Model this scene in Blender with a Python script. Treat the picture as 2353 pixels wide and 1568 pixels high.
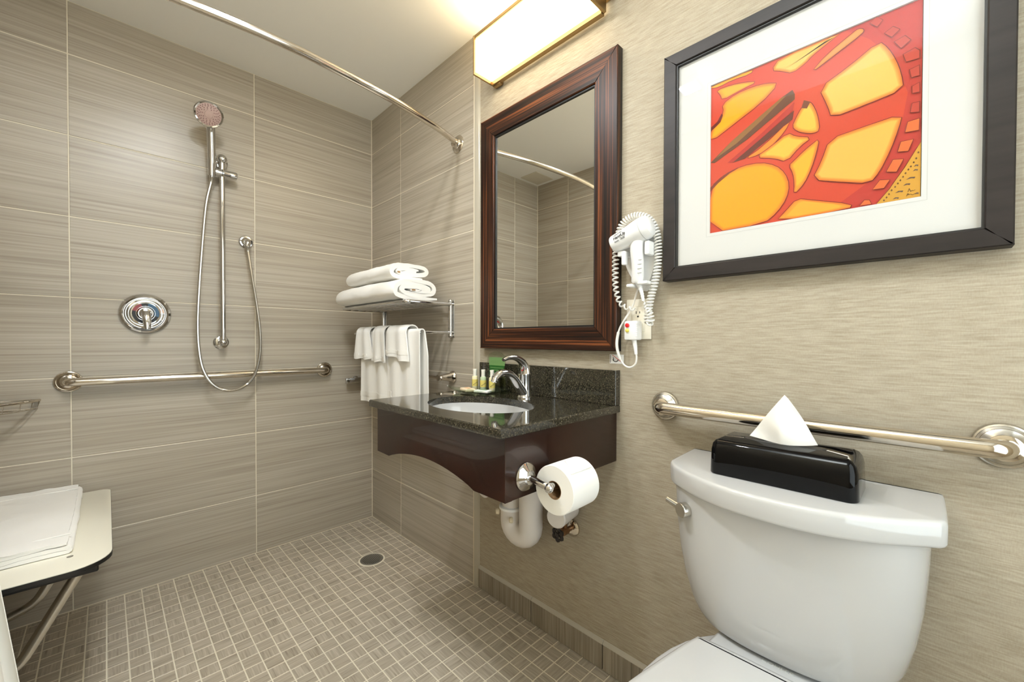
import bpy, bmesh, math, random
from mathutils import Vector, Matrix, Euler, noise

random.seed(7)
for o in list(bpy.data.objects):
    bpy.data.objects.remove(o, do_unlink=True)
SC = bpy.context.scene
COL = SC.collection
PI = math.pi

# ------------------------------------------------------------------ camera
cam = bpy.data.cameras.new('camera')
cam.sensor_fit = 'HORIZONTAL'
cam.sensor_width = 36.0
cam.lens = 944.1 * 36.0 / 2353.0
cam.shift_x = (1176.5 - 1183.07) / 2353.0
cam.shift_y = (793.49 - 784.0) / 2353.0
cam.clip_start = 0.02
camo = bpy.data.objects.new('camera', cam)
COL.objects.link(camo)
RT = Vector((0.70946434, -0.70473775, 0.00224804))
UP = Vector((0.00688386, 0.01011969, 0.9999251))
FW = Vector((0.70470772, 0.70939572, -0.01203087))
CLOC = Vector((-1.11066, -2.31325, 1.04658))
mw = Matrix.Identity(4)
for i in range(3):
    mw[i][0] = RT[i]; mw[i][1] = UP[i]; mw[i][2] = -FW[i]; mw[i][3] = CLOC[i]
camo.matrix_world = mw
SC.camera = camo

# ------------------------------------------------------------------ world, lights, exposure
W = bpy.data.worlds.new('world')
SC.world = W
W.use_nodes = True
W.node_tree.nodes['Background'].inputs[0].default_value = (0.9, 0.93, 1.0, 1)
W.node_tree.nodes['Background'].inputs[1].default_value = 0.08
SC.view_settings.view_transform = 'Standard'
SC.view_settings.look = 'None'
SC.view_settings.exposure = 0.02
SC.view_settings.gamma = 1.0
SC.view_settings.use_curve_mapping = False
try:
    SC.cycles.use_denoising = True
    SC.cycles.max_bounces = 10
    SC.cycles.diffuse_bounces = 5
    SC.cycles.glossy_bounces = 6
    SC.cycles.transparent_max_bounces = 12
    SC.cycles.caustics_reflective = False
    SC.cycles.caustics_refractive = False
    SC.cycles.sample_clamp_indirect = 6.0
except Exception:
    pass

def area(name, loc, size, power, col, rot=(0, 0, 0), sy=None):
    l = bpy.data.lights.new(name, 'AREA')
    l.shape = 'RECTANGLE'
    l.size = size
    l.size_y = sy or size
    l.energy = power
    l.color = col
    o = bpy.data.objects.new(name, l)
    COL.objects.link(o)
    o.location = loc
    o.rotation_euler = rot
    return o

NEUT = (0.94, 0.97, 1.0)
# photographer's flash bounced off the ceiling above and behind the camera
fl = area('bounce_flash', (-1.05, -2.28, 1.70), 0.14, 29.0, (0.86, 0.94, 1.0), (PI - 0.32, 0, 0))
fl.data.spread = math.radians(80)
# ceiling light over mid-room, then an added unseen lamp to fill the shower
area('ceiling_lamp', (-1.01, -1.46, 2.305), 0.08, 10.0, NEUT)
area('shower_fill', (-0.86, -1.16, 2.305), 0.08, 9.0, NEUT)
# added cool fill panel behind the camera, in front of the closed wall
area('rear_fill', (-0.75, -2.98, 1.30), 1.0, 17.0, (0.80, 0.93, 1.0), (PI / 2 + 0.05, 0, 0), 1.6)
LAMP_STRENGTH = 7.0
# bulbs of the vanity light shining out of its open top onto the ceiling
area('vanity_uplight', (-0.06, -1.335, 2.206), 0.07, 3.0, (1.0, 0.80, 0.50), (PI, 0, 0), 0.48)

# ------------------------------------------------------------------ materials
def s2l(c):
    return tuple(((x / 255.0) / 12.92 if x / 255.0 <= 0.04045 else ((x / 255.0 + 0.055) / 1.055) ** 2.4) for x in c) + (1,)

class NT:
    def __init__(s, name):
        s.m = bpy.data.materials.new(name)
        s.m.use_nodes = True
        s.t = s.m.node_tree
        s.b = s.t.nodes['Principled BSDF']
    def n(s, typ, **kw):
        nd = s.t.nodes.new(typ)
        for k, v in kw.items():
            setattr(nd, k, v)
        return nd
    def l(s, a, b):
        s.t.links.new(a, b)

def mat(name, rgb, rough=0.5, metal=0.0, spec=0.5, coat=0.0, emit=0.0):
    k = NT(name)
    k.b.inputs['Base Color'].default_value = s2l(rgb)
    k.b.inputs['Roughness'].default_value = rough
    k.b.inputs['Metallic'].default_value = metal
    k.b.inputs['Specular IOR Level'].default_value = spec
    k.b.inputs['Coat Weight'].default_value = coat
    k.b.inputs['Coat Roughness'].default_value = 0.03
    if emit:
        k.b.inputs['Emission Color'].default_value = s2l(rgb)
        k.b.inputs['Emission Strength'].default_value = emit
    return k.m

def grain(name, scales, stops, coord='Object', rough=0.4, spec=0.5, bump=0.0, rand=True, detail=3.0, mix2=None, coat=0.0):
    """streaked surface: noise stretched by per-axis scales, colour ramp of stops"""
    k = NT(name)
    tc = k.n('ShaderNodeTexCoord')
    mp = k.n('ShaderNodeMapping')
    mp.inputs['Scale'].default_value = scales
    src = tc.outputs[coord]
    if rand:
        oi = k.n('ShaderNodeObjectInfo')
        mul = k.n('ShaderNodeMath', operation='MULTIPLY')
        mul.inputs[1].default_value = 37.0
        k.l(oi.outputs['Random'], mul.inputs[0])
        cx = k.n('ShaderNodeCombineXYZ')
        for i in range(3):
            k.l(mul.outputs[0], cx.inputs[i])
        ad = k.n('ShaderNodeVectorMath', operation='ADD')
        k.l(src, ad.inputs[0]); k.l(cx.outputs[0], ad.inputs[1])
        src = ad.outputs[0]
    k.l(src, mp.inputs['Vector'])
    nz = k.n('ShaderNodeTexNoise')
    nz.inputs['Scale'].default_value = 1.0
    nz.inputs['Detail'].default_value = detail
    nz.inputs['Roughness'].default_value = 0.6
    k.l(mp.outputs[0], nz.inputs['Vector'])
    val = nz.outputs['Fac']
    if mix2:
        mp2 = k.n('ShaderNodeMapping')
        mp2.inputs['Scale'].default_value = mix2[0]
        k.l(src, mp2.inputs['Vector'])
        nz2 = k.n('ShaderNodeTexNoise')
        nz2.inputs['Scale'].default_value = 1.0
        nz2.inputs['Detail'].default_value = 2.0
        k.l(mp2.outputs[0], nz2.inputs['Vector'])
        mx = k.n('ShaderNodeMix')
        mx.inputs[0].default_value = mix2[1]
        k.l(val, mx.inputs[2]); k.l(nz2.outputs['Fac'], mx.inputs[3])
        val = mx.outputs[0]
    rp = k.n('ShaderNodeValToRGB')
    el = rp.color_ramp.elements
    while len(el) > 1:
        el.remove(el[-1])
    el[0].position = stops[0][0]; el[0].color = s2l(stops[0][1])
    for p, c in stops[1:]:
        e = el.new(p); e.color = s2l(c)
    k.l(val, rp.inputs['Fac'])
    k.l(rp.outputs['Color'], k.b.inputs['Base Color'])
    k.b.inputs['Roughness'].default_value = rough
    k.b.inputs['Specular IOR Level'].default_value = spec
    k.b.inputs['Coat Weight'].default_value = coat
    if bump:
        bp = k.n('ShaderNodeBump')
        bp.inputs['Strength'].default_value = bump
        bp.inputs['Distance'].default_value = 0.001
        k.l(val, bp.inputs['Height'])
        k.l(bp.outputs[0], k.b.inputs['Normal'])
    return k.m

def thin_glass(name, tint=(255, 255, 255), ior=1.5, rough=0.0, veil=0.0):
    k = NT(name)
    k.t.nodes.remove(k.b)
    out = k.t.nodes['Material Output']
    tr = k.n('ShaderNodeBsdfTransparent'); tr.inputs[0].default_value = s2l(tint)
    gl = k.n('ShaderNodeBsdfGlossy'); gl.inputs['Roughness'].default_value = rough
    fr = k.n('ShaderNodeFresnel'); fr.inputs['IOR'].default_value = ior
    mx = k.n('ShaderNodeMixShader')
    ge = k.n('ShaderNodeNewGeometry')
    iv = k.n('ShaderNodeMath', operation='SUBTRACT'); iv.inputs[0].default_value = 1.0
    k.l(ge.outputs['Backfacing'], iv.inputs[1])
    ml = k.n('ShaderNodeMath', operation='MULTIPLY')
    k.l(fr.outputs[0], ml.inputs[0]); k.l(iv.outputs[0], ml.inputs[1])
    k.l(ml.outputs[0], mx.inputs[0]); k.l(tr.outputs[0], mx.inputs[1]); k.l(gl.outputs[0], mx.inputs[2])
    k.l(mx.outputs[0], out.inputs['Surface'])
    return k.m

TILE_STOPS = [(0.28, (146, 135, 119)), (0.44, (167, 157, 141)), (0.54, (175, 166, 150)), (0.72, (188, 180, 166))]
M = {}
M['tile'] = grain('striated_wall_tile', (1.6, 1.6, 150), TILE_STOPS, rough=0.32, spec=0.4, bump=0.10, detail=2.0, mix2=((1.1, 1.1, 40), 0.30))
M['mosaic'] = grain('striated_floor_tile', (9, 170, 9), [(0.30, (130, 119, 103)), (0.44, (164, 153, 136)), (0.55, (176, 165, 148)), (0.70, (200, 191, 175))], coord='UV', rough=0.35, spec=0.4, mix2=((1.2, 40, 1.2), 0.3))
M['base_tile'] = grain('striated_base_tile', (2, 190, 3), [(0.30, (104, 94, 80)), (0.46, (138, 128, 112)), (0.56, (152, 142, 126)), (0.70, (172, 162, 146))], rough=0.35, spec=0.4, mix2=((1, 30, 2), 0.3))
M['grout'] = mat('grout', (228, 220, 200), 0.85, spec=0.2)
M['trim'] = mat('glazed_trim', (183, 176, 160), 0.22, spec=0.5)
M['caulk'] = mat('caulk', (214, 204, 184), 0.6)
M['cap'] = mat('tile_cap', (178, 171, 156), 0.3)
M['wallpaper'] = grain('woven_wallpaper', (20, 20, 270), [(0.25, (143, 132, 112)), (0.45, (164, 153, 134)), (0.55, (172, 162, 143)), (0.75, (187, 178, 161))], rough=0.62, spec=0.25, bump=0.15, rand=False, mix2=((500, 500, 150), 0.25))
M['ceiling'] = mat('ceiling_paint', (246, 244, 238), 0.8, spec=0.2)
M['plain_wall'] = mat('wall_paint', (206, 194, 170), 0.7, spec=0.2)
M['chrome'] = mat('chrome', (208, 207, 206), 0.07, 1.0)
M['nickel'] = mat('polished_steel', (214, 206, 194), 0.11, 1.0)
M['satin'] = mat('satin_steel', (206, 202, 194), 0.26, 1.0)
M['brass'] = mat('tarnished_brass', (150, 116, 86), 0.35, 1.0)
M['bronze'] = mat('brushed_bronze', (158, 134, 96), 0.34, 1.0)
M['white_ceramic'] = mat('white_ceramic', (194, 194, 193), 0.08, spec=0.5, coat=0.3)
M['white_plastic'] = mat('white_plastic', (244, 244, 243), 0.28)
M['cord_plastic'] = mat('cord_plastic', (236, 234, 228), 0.35)
M['pvc'] = mat('pipe_cover', (226, 220, 214), 0.4)
M['cream_plastic'] = mat('cream_plastic', (222, 208, 178), 0.45)
M['outlet'] = mat('outlet_plastic', (236, 230, 214), 0.35)
M['black_gloss'] = mat('black_gloss', (4, 4, 5), 0.04, spec=0.2)
M['black'] = mat('black_plastic', (18, 17, 16), 0.45)
M['dark_iron'] = mat('dark_handle', (34, 26, 20), 0.45)
M['frame_black'] = grain('dark_brown_frame', (4, 4, 40), [(0.3, (25, 20, 19)), (0.7, (39, 33, 31))], rough=0.45, spec=0.3, rand=False)
M['white_mat'] = mat('mat_board', (216, 216, 213), 0.85, spec=0.15)
M['paper'] = mat('tissue_paper', (246, 244, 238), 0.9, spec=0.1)
M['cardboard'] = mat('cardboard', (158, 126, 92), 0.9, spec=0.1)
M['red'] = mat('red_plastic', (206, 28, 34), 0.35)
M['yellow'] = mat('yellow_plastic', (222, 206, 96), 0.35)
M['blue'] = mat('blue_enamel', (16, 74, 108), 0.3)
M['dark_red'] = mat('red_enamel', (140, 30, 28), 0.3)
M['green'] = mat('green_print', (44, 116, 48), 0.5)
M['green_light'] = mat('light_green_print', (150, 182, 128), 0.5)
M['cream_pack'] = mat('cream_wrapper', (232, 214, 184), 0.5)
M['peach_pack'] = mat('peach_wrapper', (232, 186, 142), 0.5)
M['grey_print'] = mat('grey_print', (196, 196, 192), 0.4)
M['ink'] = mat('ink', (44, 42, 46), 0.6)
M['lotion'] = mat('cream_bottle', (238, 230, 190), 0.3)
M['gel'] = mat('pale_green_bottle', (186, 202, 168), 0.2)
M['label_yellow'] = mat('yellow_label', (216, 200, 110), 0.5)
M['cap_white'] = mat('white_cap', (240, 238, 228), 0.35)
M['nozzle'] = mat('nozzle_face', (184, 158, 148), 0.35, 0.3)
M['nozzle_dot'] = mat('nozzle_rubber', (128, 92, 92), 0.6)
M['seat_board'] = mat('cream_laminate', (234, 230, 214), 0.35)
M['drain'] = mat('drain_metal', (150, 146, 136), 0.42, 0.7)
M['cream_lamp'] = mat('panel_white', (216, 208, 190), 0.7)
M['glass'] = thin_glass('picture_glass', ior=1.5)
M['acrylic'] = thin_glass('clear_acrylic', (238, 244, 236), ior=1.5)
M['mirror'] = mat('silvered_glass', (236, 236, 232), 0.0, 1.0)
M['cherry'] = grain('dark_cherry_veneer', (5, 5, 5), [(0.3, (30, 14, 9)), (0.55, (42, 21, 13)), (0.75, (54, 28, 18))], rough=0.24, spec=0.4, rand=False, mix2=((60, 60, 4), 0.35), coat=0.25)
M['granite'] = grain('dark_granite', (260, 260, 260), [(0.35, (28, 26, 20)), (0.52, (50, 46, 36)), (0.64, (70, 65, 52)), (0.74, (124, 116, 96))], rough=0.06, spec=0.55, rand=False, detail=2.0, coat=0.35)
M['ebony'] = grain('striped_ebony', (1.6, 150, 1), [(0.36, (10, 6, 4)), (0.45, (32, 16, 9)), (0.52, (50, 26, 14)), (0.60, (96, 52, 26)), (0.68, (126, 72, 38))], coord='UV', rough=0.38, spec=0.3, detail=3.0, mix2=((1.0, 330, 1), 0.25))

def towel_mat():
    k = NT('terry_cloth')
    tc = k.n('ShaderNodeTexCoord')
    nz = k.n('ShaderNodeTexNoise')
    nz.inputs['Scale'].default_value = 520.0
    nz.inputs['Detail'].default_value = 2.0
    k.l(tc.outputs['Object'], nz.inputs['Vector'])
    bp = k.n('ShaderNodeBump')
    bp.inputs['Strength'].default_value = 0.25
    bp.inputs['Distance'].default_value = 0.002
    k.l(nz.outputs['Fac'], bp.inputs['Height'])
    k.l(bp.outputs[0], k.b.inputs['Normal'])
    k.b.inputs['Base Color'].default_value = s2l((247, 245, 240))
    k.b.inputs['Roughness'].default_value = 0.95
    k.b.inputs['Specular IOR Level'].default_value = 0.1
    k.b.inputs['Sheen Weight'].default_value = 0.25
    return k.m
M['terry'] = towel_mat()

def lamp_mat():
    k = NT('lit_diffuser')
    k.b.inputs['Base Color'].default_value = s2l((255, 246, 226))
    k.b.inputs['Emission Color'].default_value = (1.0, 0.80, 0.50, 1)
    k.b.inputs['Emission Strength'].default_value = LAMP_STRENGTH
    k.b.inputs['Roughness'].default_value = 0.4
    return k.m
M['lamp'] = lamp_mat()
M['ceil_lens'] = mat('ceiling_lens', (255, 250, 240), 0.4, emit=6.0)

def vcol_mat():
    k = NT('printed_ink')
    a = k.n('ShaderNodeVertexColor')
    a.layer_name = 'Col'
    k.l(a.outputs['Color'], k.b.inputs['Base Color'])
    k.b.inputs['Roughness'].default_value = 0.7
    k.b.inputs['Specular IOR Level'].default_value = 0.2
    return k.m
M['print'] = vcol_mat()

# ------------------------------------------------------------------ object helpers
def tag(o, label=None, cat=None, group=None, kind=None):
    if label: o['label'] = label
    if cat: o['category'] = cat
    if group: o['group'] = group
    if kind: o['kind'] = kind
    return o

def base(o):
    v = Vector((0, 0, 0))
    while o is not None:
        v += o.location
        o = o.parent
    return v

def smooth(me, ang=0.6):
    bm = bmesh.new()
    bm.from_mesh(me)
    for f in bm.faces:
        f.smooth = True
    for e in bm.edges:
        if len(e.link_faces) == 2:
            e.smooth = e.calc_face_angle(0) < ang
        else:
            e.smooth = False
    bm.to_mesh(me)
    bm.free()

def obj(name, bm, m, parent=None, loc=None, ang=0.6, mats=None, recalc=True):
    """link a bmesh authored in world coordinates as one mesh object"""
    if recalc:
        bmesh.ops.recalc_face_normals(bm, faces=bm.faces)
    me = bpy.data.meshes.new(name)
    bm.to_mesh(me)
    bm.free()
    smooth(me, ang)
    o = bpy.data.objects.new(name, me)
    COL.objects.link(o)
    off = base(parent) if parent else Vector((0, 0, 0))
    if parent:
        o.parent = parent
    if loc is None:
        loc = off
    loc = Vector(loc)
    o.location = loc - off
    me.transform(Matrix.Translation(-loc))
    for x in (mats or [m]):
        me.materials.append(M[x] if isinstance(x, str) else x)
    return o

def thing(name, label, cat, loc, group=None):
    o = bpy.data.objects.new(name, None)
    o.empty_display_size = 0.05
    COL.objects.link(o)
    o.location = loc
    tag(o, label, cat, group)
    return o

def B(): return bmesh.new()

def bx(bm, x0, x1, y0, y1, z0, z1, bev=0.0, seg=2):
    xs, ys, zs = sorted((x0, x1)), sorted((y0, y1)), sorted((z0, z1))
    r = bmesh.ops.create_cube(bm, size=1.0)
    vs = r['verts']
    for v in vs:
        v.co = Vector((xs[0] if v.co.x < 0 else xs[1], ys[0] if v.co.y < 0 else ys[1], zs[0] if v.co.z < 0 else zs[1]))
    if bev:
        es = list({e for v in vs for e in v.link_edges})
        bmesh.ops.bevel(bm, geom=es, offset=bev, segments=seg, affect='EDGES', profile=0.5)
    return bm

def frames(path, up=Vector((0, 0, 1))):
    n = len(path)
    T = []
    for i in range(n):
        a = path[max(i - 1, 0)]; b = path[min(i + 1, n - 1)]
        T.append((b - a).normalized())
    u = up - T[0] * up.dot(T[0])
    if u.length < 1e-3:
        u = Vector((1, 0, 0)) - T[0] * T[0].x
    u.normalize()
    out = []
    for t in T:
        u = u - t * u.dot(t)
        u.normalize()
        out.append((t, u, t.cross(u)))
    return out

def tube(bm, path, r, seg=12, cap=True, flat=None):
    """r: radius or list; flat: (a,b) elliptical multipliers"""
    path = [Vector(p) for p in path]
    rs = r if isinstance(r, (list, tuple)) else [r] * len(path)
    fr = frames(path)
    fa, fb = flat or (1, 1)
    rings = []
    for p, (t, u, w), rr in zip(path, fr, rs):
        rings.append([bm.verts.new(p + u * (math.cos(a) * rr * fa) + w * (math.sin(a) * rr * fb)) for a in [2 * PI * k / seg for k in range(seg)]])
    for a, b in zip(rings, rings[1:]):
        for k in range(seg):
            bm.faces.new((a[k], a[(k + 1) % seg], b[(k + 1) % seg], b[k]))
    if cap:
        bm.faces.new(rings[0][::-1]); bm.faces.new(rings[-1])
    return bm

def spline(pts, n=8):
    pts = [Vector(p) for p in pts]
    out = []
    for i in range(len(pts) - 1):
        p0 = pts[max(i - 1, 0)]; p1 = pts[i]; p2 = pts[i + 1]; p3 = pts[min(i + 2, len(pts) - 1)]
        for k in range(n):
            t = k / n
            out.append(0.5 * ((2 * p1) + (-p0 + p2) * t + (2 * p0 - 5 * p1 + 4 * p2 - p3) * t * t + (-p0 + 3 * p1 - 3 * p2 + p3) * t ** 3))
    out.append(pts[-1])
    return out

def bend(pts, r, n=6):
    """polyline with rounded corners"""
    pts = [Vector(p) for p in pts]
    out = [pts[0]]
    for a, b, c in zip(pts, pts[1:], pts[2:]):
        d1 = (a - b).normalized(); d2 = (c - b).normalized()
        q = min(r, (a - b).length * 0.49, (c - b).length * 0.49)
        s = b + d1 * q; e = b + d2 * q
        for k in range(n + 1):
            t = k / n
            out.append(s * (1 - t) ** 2 + b * 2 * t * (1 - t) + e * t * t)
    out.append(pts[-1])
    return out

def lathe(bm, prof, o, axis, seg=32, cap=True, sx=1.0):
    """prof: (radius, distance along axis)"""
    o = Vector(o); ax = Vector(axis).normalized()
    u = Vector((0, 0, 1)) - ax * ax.z
    if u.length < 1e-3:
        u = Vector((0, 1, 0))
    u.normalize(); w = ax.cross(u)
    rings = []
    for r, d in prof:
        if r < 1e-6:
            rings.append([bm.verts.new(o + ax * d)])
        else:
            rings.append([bm.verts.new(o + ax * d + u * (math.cos(a) * r) + w * (math.sin(a) * r * sx)) for a in [2 * PI * k / seg for k in range(seg)]])
    for a, b in zip(rings, rings[1:]):
        if len(a) == 1 and len(b) == 1: continue
        for k in range(seg):
            k2 = (k + 1) % seg
            if len(a) == 1: bm.faces.new((a[0], b[k2], b[k]))
            elif len(b) == 1: bm.faces.new((a[k], a[k2], b[0]))
            else: bm.faces.new((a[k], a[k2], b[k2], b[k]))
    if cap:
        for rg in (rings[0], rings[-1]):
            if len(rg) > 1: bm.faces.new(rg)
    return bm

def chaikin(pts, n=2, closed=True):
    for _ in range(n):
        out = []
        m = len(pts)
        for i in range(m if closed else m - 1):
            a = pts[i]; b = pts[(i + 1) % m]
            out.append(tuple(a[k] * .75 + b[k] * .25 for k in range(len(a))))
            out.append(tuple(a[k] * .25 + b[k] * .75 for k in range(len(a))))
        pts = out
    return pts

def loft(bm, rings, cap0=True, cap1=True):
    R_ = [[bm.verts.new(p) for p in r] for r in rings]
    n = len(R_[0])
    for a, b in zip(R_, R_[1:]):
        for k in range(n):
            bm.faces.new((a[k], a[(k + 1) % n], b[(k + 1) % n], b[k]))
    if cap0: bm.faces.new(R_[0][::-1])
    if cap1: bm.faces.new(R_[-1])
    return bm

def plan(bm, pts, levels, cap0=True, cap1=True):
    """outline pts (x,y) lofted through (z, inset) levels towards the centroid-ish normal"""
    n = len(pts)
    nrm = []
    for i in range(n):
        a = Vector(pts[i - 1]); b = Vector(pts[(i + 1) % n])
        d = (b - a); d = Vector((d.y, -d.x))
        nrm.append(d.normalized())
    area_ = sum(pts[i][0] * pts[(i + 1) % n][1] - pts[(i + 1) % n][0] * pts[i][1] for i in range(n))
    sg = 1 if area_ > 0 else -1
    rings = []
    for z, ins in levels:
        rings.append([Vector((p[0] - sg * nn.x * ins, p[1] - sg * nn.y * ins, z)) for p, nn in zip(pts, nrm)])
    return loft(bm, rings, cap0, cap1)

def sphere(bm, c, r, seg=16, sx=(1, 1, 1)):
    rr = bmesh.ops.create_uvsphere(bm, u_segments=seg, v_segments=seg // 2, radius=r)
    for v in rr['verts']:
        v.co = Vector((v.co.x * sx[0], v.co.y * sx[1], v.co.z * sx[2])) + Vector(c)
    return bm

def text_mesh(body, size, bold=False, ext=0.0002):
    cu = bpy.data.curves.new('t', 'FONT')
    cu.body = body
    cu.size = size
    cu.extrude = ext
    if bold:
        cu.offset = size * 0.018
    cu.resolution_u = 3
    o = bpy.data.objects.new('t', cu)
    COL.objects.link(o)
    bpy.context.view_layer.update()
    dg = bpy.context.evaluated_depsgraph_get()
    me = bpy.data.meshes.new_from_object(o.evaluated_get(dg))
    bpy.data.objects.remove(o)
    return me

# ------------------------------------------------------------------ room shell
H = 2.3325
YF = -3.10
XL = -1.475
T = 0.308
Z0 = 0.2833
ZR = [0.0] + [Z0 + k * T for k in range(7)] + [H]
YT = -0.946          # end of the tiled zone on the side walls

def struct(name, bm, m, **kw):
    o = obj(name, bm, m, **kw)
    o['kind'] = 'structure'
    return o

floor = struct('floor', bx(B(), XL - .1, .1, YF - .1, .1, -.12, -.0012), 'grout')
wall_back = struct('wall_back', bx(B(), XL - .1, .1, .0015, .1, -.1, H + .1), 'grout')
wall_right = struct('wall_right', bx(B(), .006, .1, YF - .1, .0015, -.1, H + .1), 'wallpaper')
wall_left = struct('wall_left', bx(B(), XL - .1, XL - .006, YF - .1, .0015, -.1, H + .1), 'plain_wall')
wall_front = struct('wall_front', bx(B(), XL - .006, .006, YF - .1, YF, -.1, H + .1), 'plain_wall')
ceiling = struct('ceiling', bx(B(), XL - .006, .006, YF, .0015, H, H + .1), 'ceiling')
obj('grout_bed', bx(B(), .0015, .0058, YT, .0012, 0, H), 'grout', wall_right)
obj('grout_bed', bx(B(), XL - .0058, XL - .0015, YT, .0012, 0, H), 'grout', wall_left)

G = 0.0019           # half a grout joint
_tile_cache = {}
def slab_mesh(w, h, key, m, uv=False):
    """tile lying in local XZ, front towards -Y at y=0, chamfered edge"""
    k = (round(w, 4), round(h, 4), key)
    if k in _tile_cache: return _tile_cache[k]
    c = .0013
    bm = B()
    q = [(-w / 2, -h / 2), (w / 2, -h / 2), (w / 2, h / 2), (-w / 2, h / 2)]
    r0 = [bm.verts.new((x, .0028, z)) for x, z in q]
    r1 = [bm.verts.new((x, .0008, z)) for x, z in q]
    r2 = [bm.verts.new((x - math.copysign(c, x), 0, z - math.copysign(c, z))) for x, z in q]
    for a, b in ((r0, r1), (r1, r2)):
        for i in range(4):
            bm.faces.new((a[i], a[(i + 1) % 4], b[(i + 1) % 4], b[i]))
    bm.faces.new(r2)
    bmesh.ops.recalc_face_normals(bm, faces=bm.faces)
    me = bpy.data.meshes.new('tile')
    bm.to_mesh(me); bm.free()
    me.materials.append(M[m])
    _tile_cache[k] = me
    return me

def wall_tiles(wall, spans, place, m='tile'):
    """spans: (s0,s1) along the wall; place(s,z) gives world position, rotation"""
    for s0, s1 in spans:
        for z0, z1 in zip(ZR, ZR[1:]):
            a = G; w = s1 - s0 - 2 * G; h = z1 - z0 - 2 * G
            me = slab_mesh(w, h, 'wall', m)
            o = bpy.data.objects.new('tile', me)
            COL.objects.link(o)
            o.parent = wall
            p, rz = place((s0 + s1) / 2, (z0 + z1) / 2)
            o.location = Vector(p) - base(wall)
            o.rotation_euler = (random.choice((0, 0)), 0, rz)

wall_tiles(wall_back, [(-.596, 0), (-1.209, -.596), (XL, -1.209)], lambda s, z: ((s, 0, z), 0))
wall_tiles(wall_right, [(-.333, 0), (YT, -.333)], lambda s, z: ((0, s, z), -PI / 2))
wall_tiles(wall_left, [(-.3205, 0), (YT, -.3205)], lambda s, z: ((XL, s, z), PI / 2))

# caulk lines in the corners
bm = B(); bx(bm, -.0035, -.0002, -.0035, -.0002, 0, H)
bx(bm, XL + .0002, XL + .0035, -.0035, -.0002, 0, H)
struct('trim_1', bm, 'grout')
# bullnose edge trim at the end of the tiles, both side walls
def bullnose(name, sgn, x0):
    prof = [(0.006, YT - .0004), (-.0006, YT - .0004), (-.0012, YT - .006), (-.0012, YT - .020), (0, YT - .029), (.003, YT - .034), (.006, YT - .036)]
    bm = B()
    loft(bm, [[Vector((x0 + sgn * x, y, z)) for x, y in prof] for z in (0.0, .086, .0865, H)])
    return bm
t2 = struct('trim_2', bullnose('b', 1, 0), 'trim')
bm = B(); bx(bm, -.0022, .002, YT - .006, YT - .0006, 0, H)
obj('grout_line', bm, 'caulk', t2)
struct('trim_3', bullnose('b', -1, XL), 'trim')

# baseboard of upright striated tile pieces with a caulked cap
bb = struct('baseboard_right', bx(B(), .0045, .0062, YF, YT - .037, 0, .084), 'grout')
BY = [YT - .036]
y = -1.286
while y > YF:
    BY.append(y); y -= .3094
BY.append(YF)
for y1, y0 in zip(BY, BY[1:]):
    o = obj('tile', bx(B(), -.0045, .0052, y0 + G, y1 - G, .0015, .083, .001, 1), 'base_tile', bb, loc=(0, (y0 + y1) / 2, .04))
    bm = B()
    pr = [(.0062, .083), (-.0045, .083), (-.003, .0865), (.0062, .0935)]
    loft(bm, [[Vector((x, yy, z)) for x, z in pr] for yy in (y0 + .0005, y1 - .0005)])
    obj('tile_cap', bm, 'cap', bb)
bl = struct('baseboard_left', bx(B(), XL - .007, XL + .004, YF, YT - .037, 0, .086, .001, 1), 'base_tile')

# ------------------------------------------------------------------ mosaic floor
MP = 0.613 / 11.89
XJ0 = -.596 + 10.88 * MP
xj = [0.0] + [XJ0 - k * MP for k in range(40) if XJ0 - k * MP > XL + .006] + [XL]
yj = [0.0] + sorted([-.333 + m_ * MP for m_ in range(-60, 7) if YF < -.333 + m_ * MP < -.008], reverse=True) + [YF]
DR = Vector((-.2225, -.4555))
cells = []
FC = (944.1, 1183.07, 793.49)
def pix(p):
    v = Vector(p) - CLOC
    d = v.dot(FW)
    if d < .05: return None
    return FC[1] + FC[0] * v.dot(RT) / d, FC[2] - FC[0] * v.dot(UP) / d, d
for i in range(len(xj) - 1):
    for j in range(len(yj) - 1):
        x1, x0 = xj[i], xj[i + 1]; y1, y0 = yj[j], yj[j + 1]
        w, h = x1 - x0 - 2 * G, y1 - y0 - 2 * G
        if w < .004 or h < .004: continue
        c = Vector(((x0 + x1) / 2, (y0 + y1) / 2))
        if (c - DR).length < .045: continue
        p = pix((c.x, c.y, 0))
        sc = 0
        if p and -20 < p[0] < 2373 and p[1] < 1590 and not (c.x > -.45 and c.y < -1.55) and not (p[0] < 30 and p[1] > 1340):
            sc = w * h / p[2] ** 3
        cells.append((sc, c, w, h, (i + j) % 2 if random.random() < .9 else random.randint(0, 1)))
cells.sort(key=lambda t: -t[0])
def mosaic_bm(bm, uvl, c, w, h, turn, off=(0, 0)):
    k = .0009
    q = [(-w / 2, -h / 2), (w / 2, -h / 2), (w / 2, h / 2), (-w / 2, h / 2)]
    r0 = [bm.verts.new((c[0] + x, c[1] + y_, -.0025)) for x, y_ in q]
    r1 = [bm.verts.new((c[0] + x, c[1] + y_, -.0006)) for x, y_ in q]
    r2 = [bm.verts.new((c[0] + x - math.copysign(k, x), c[1] + y_ - math.copysign(k, y_), 0)) for x, y_ in q]
    fs = []
    for a, b in ((r0, r1), (r1, r2)):
        for i_ in range(4):
            fs.append(bm.faces.new((a[i_], a[(i_ + 1) % 4], b[(i_ + 1) % 4], b[i_])))
    fs.append(bm.faces.new(r2))
    for f in fs:
        for lp in f.loops:
            x, y_ = lp.vert.co.x - c[0], lp.vert.co.y - c[1]
            u, v = (x, y_) if not turn else (y_, x)
            lp[uvl].uv = (u + off[0], v + off[1])
_mos = {}
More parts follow.
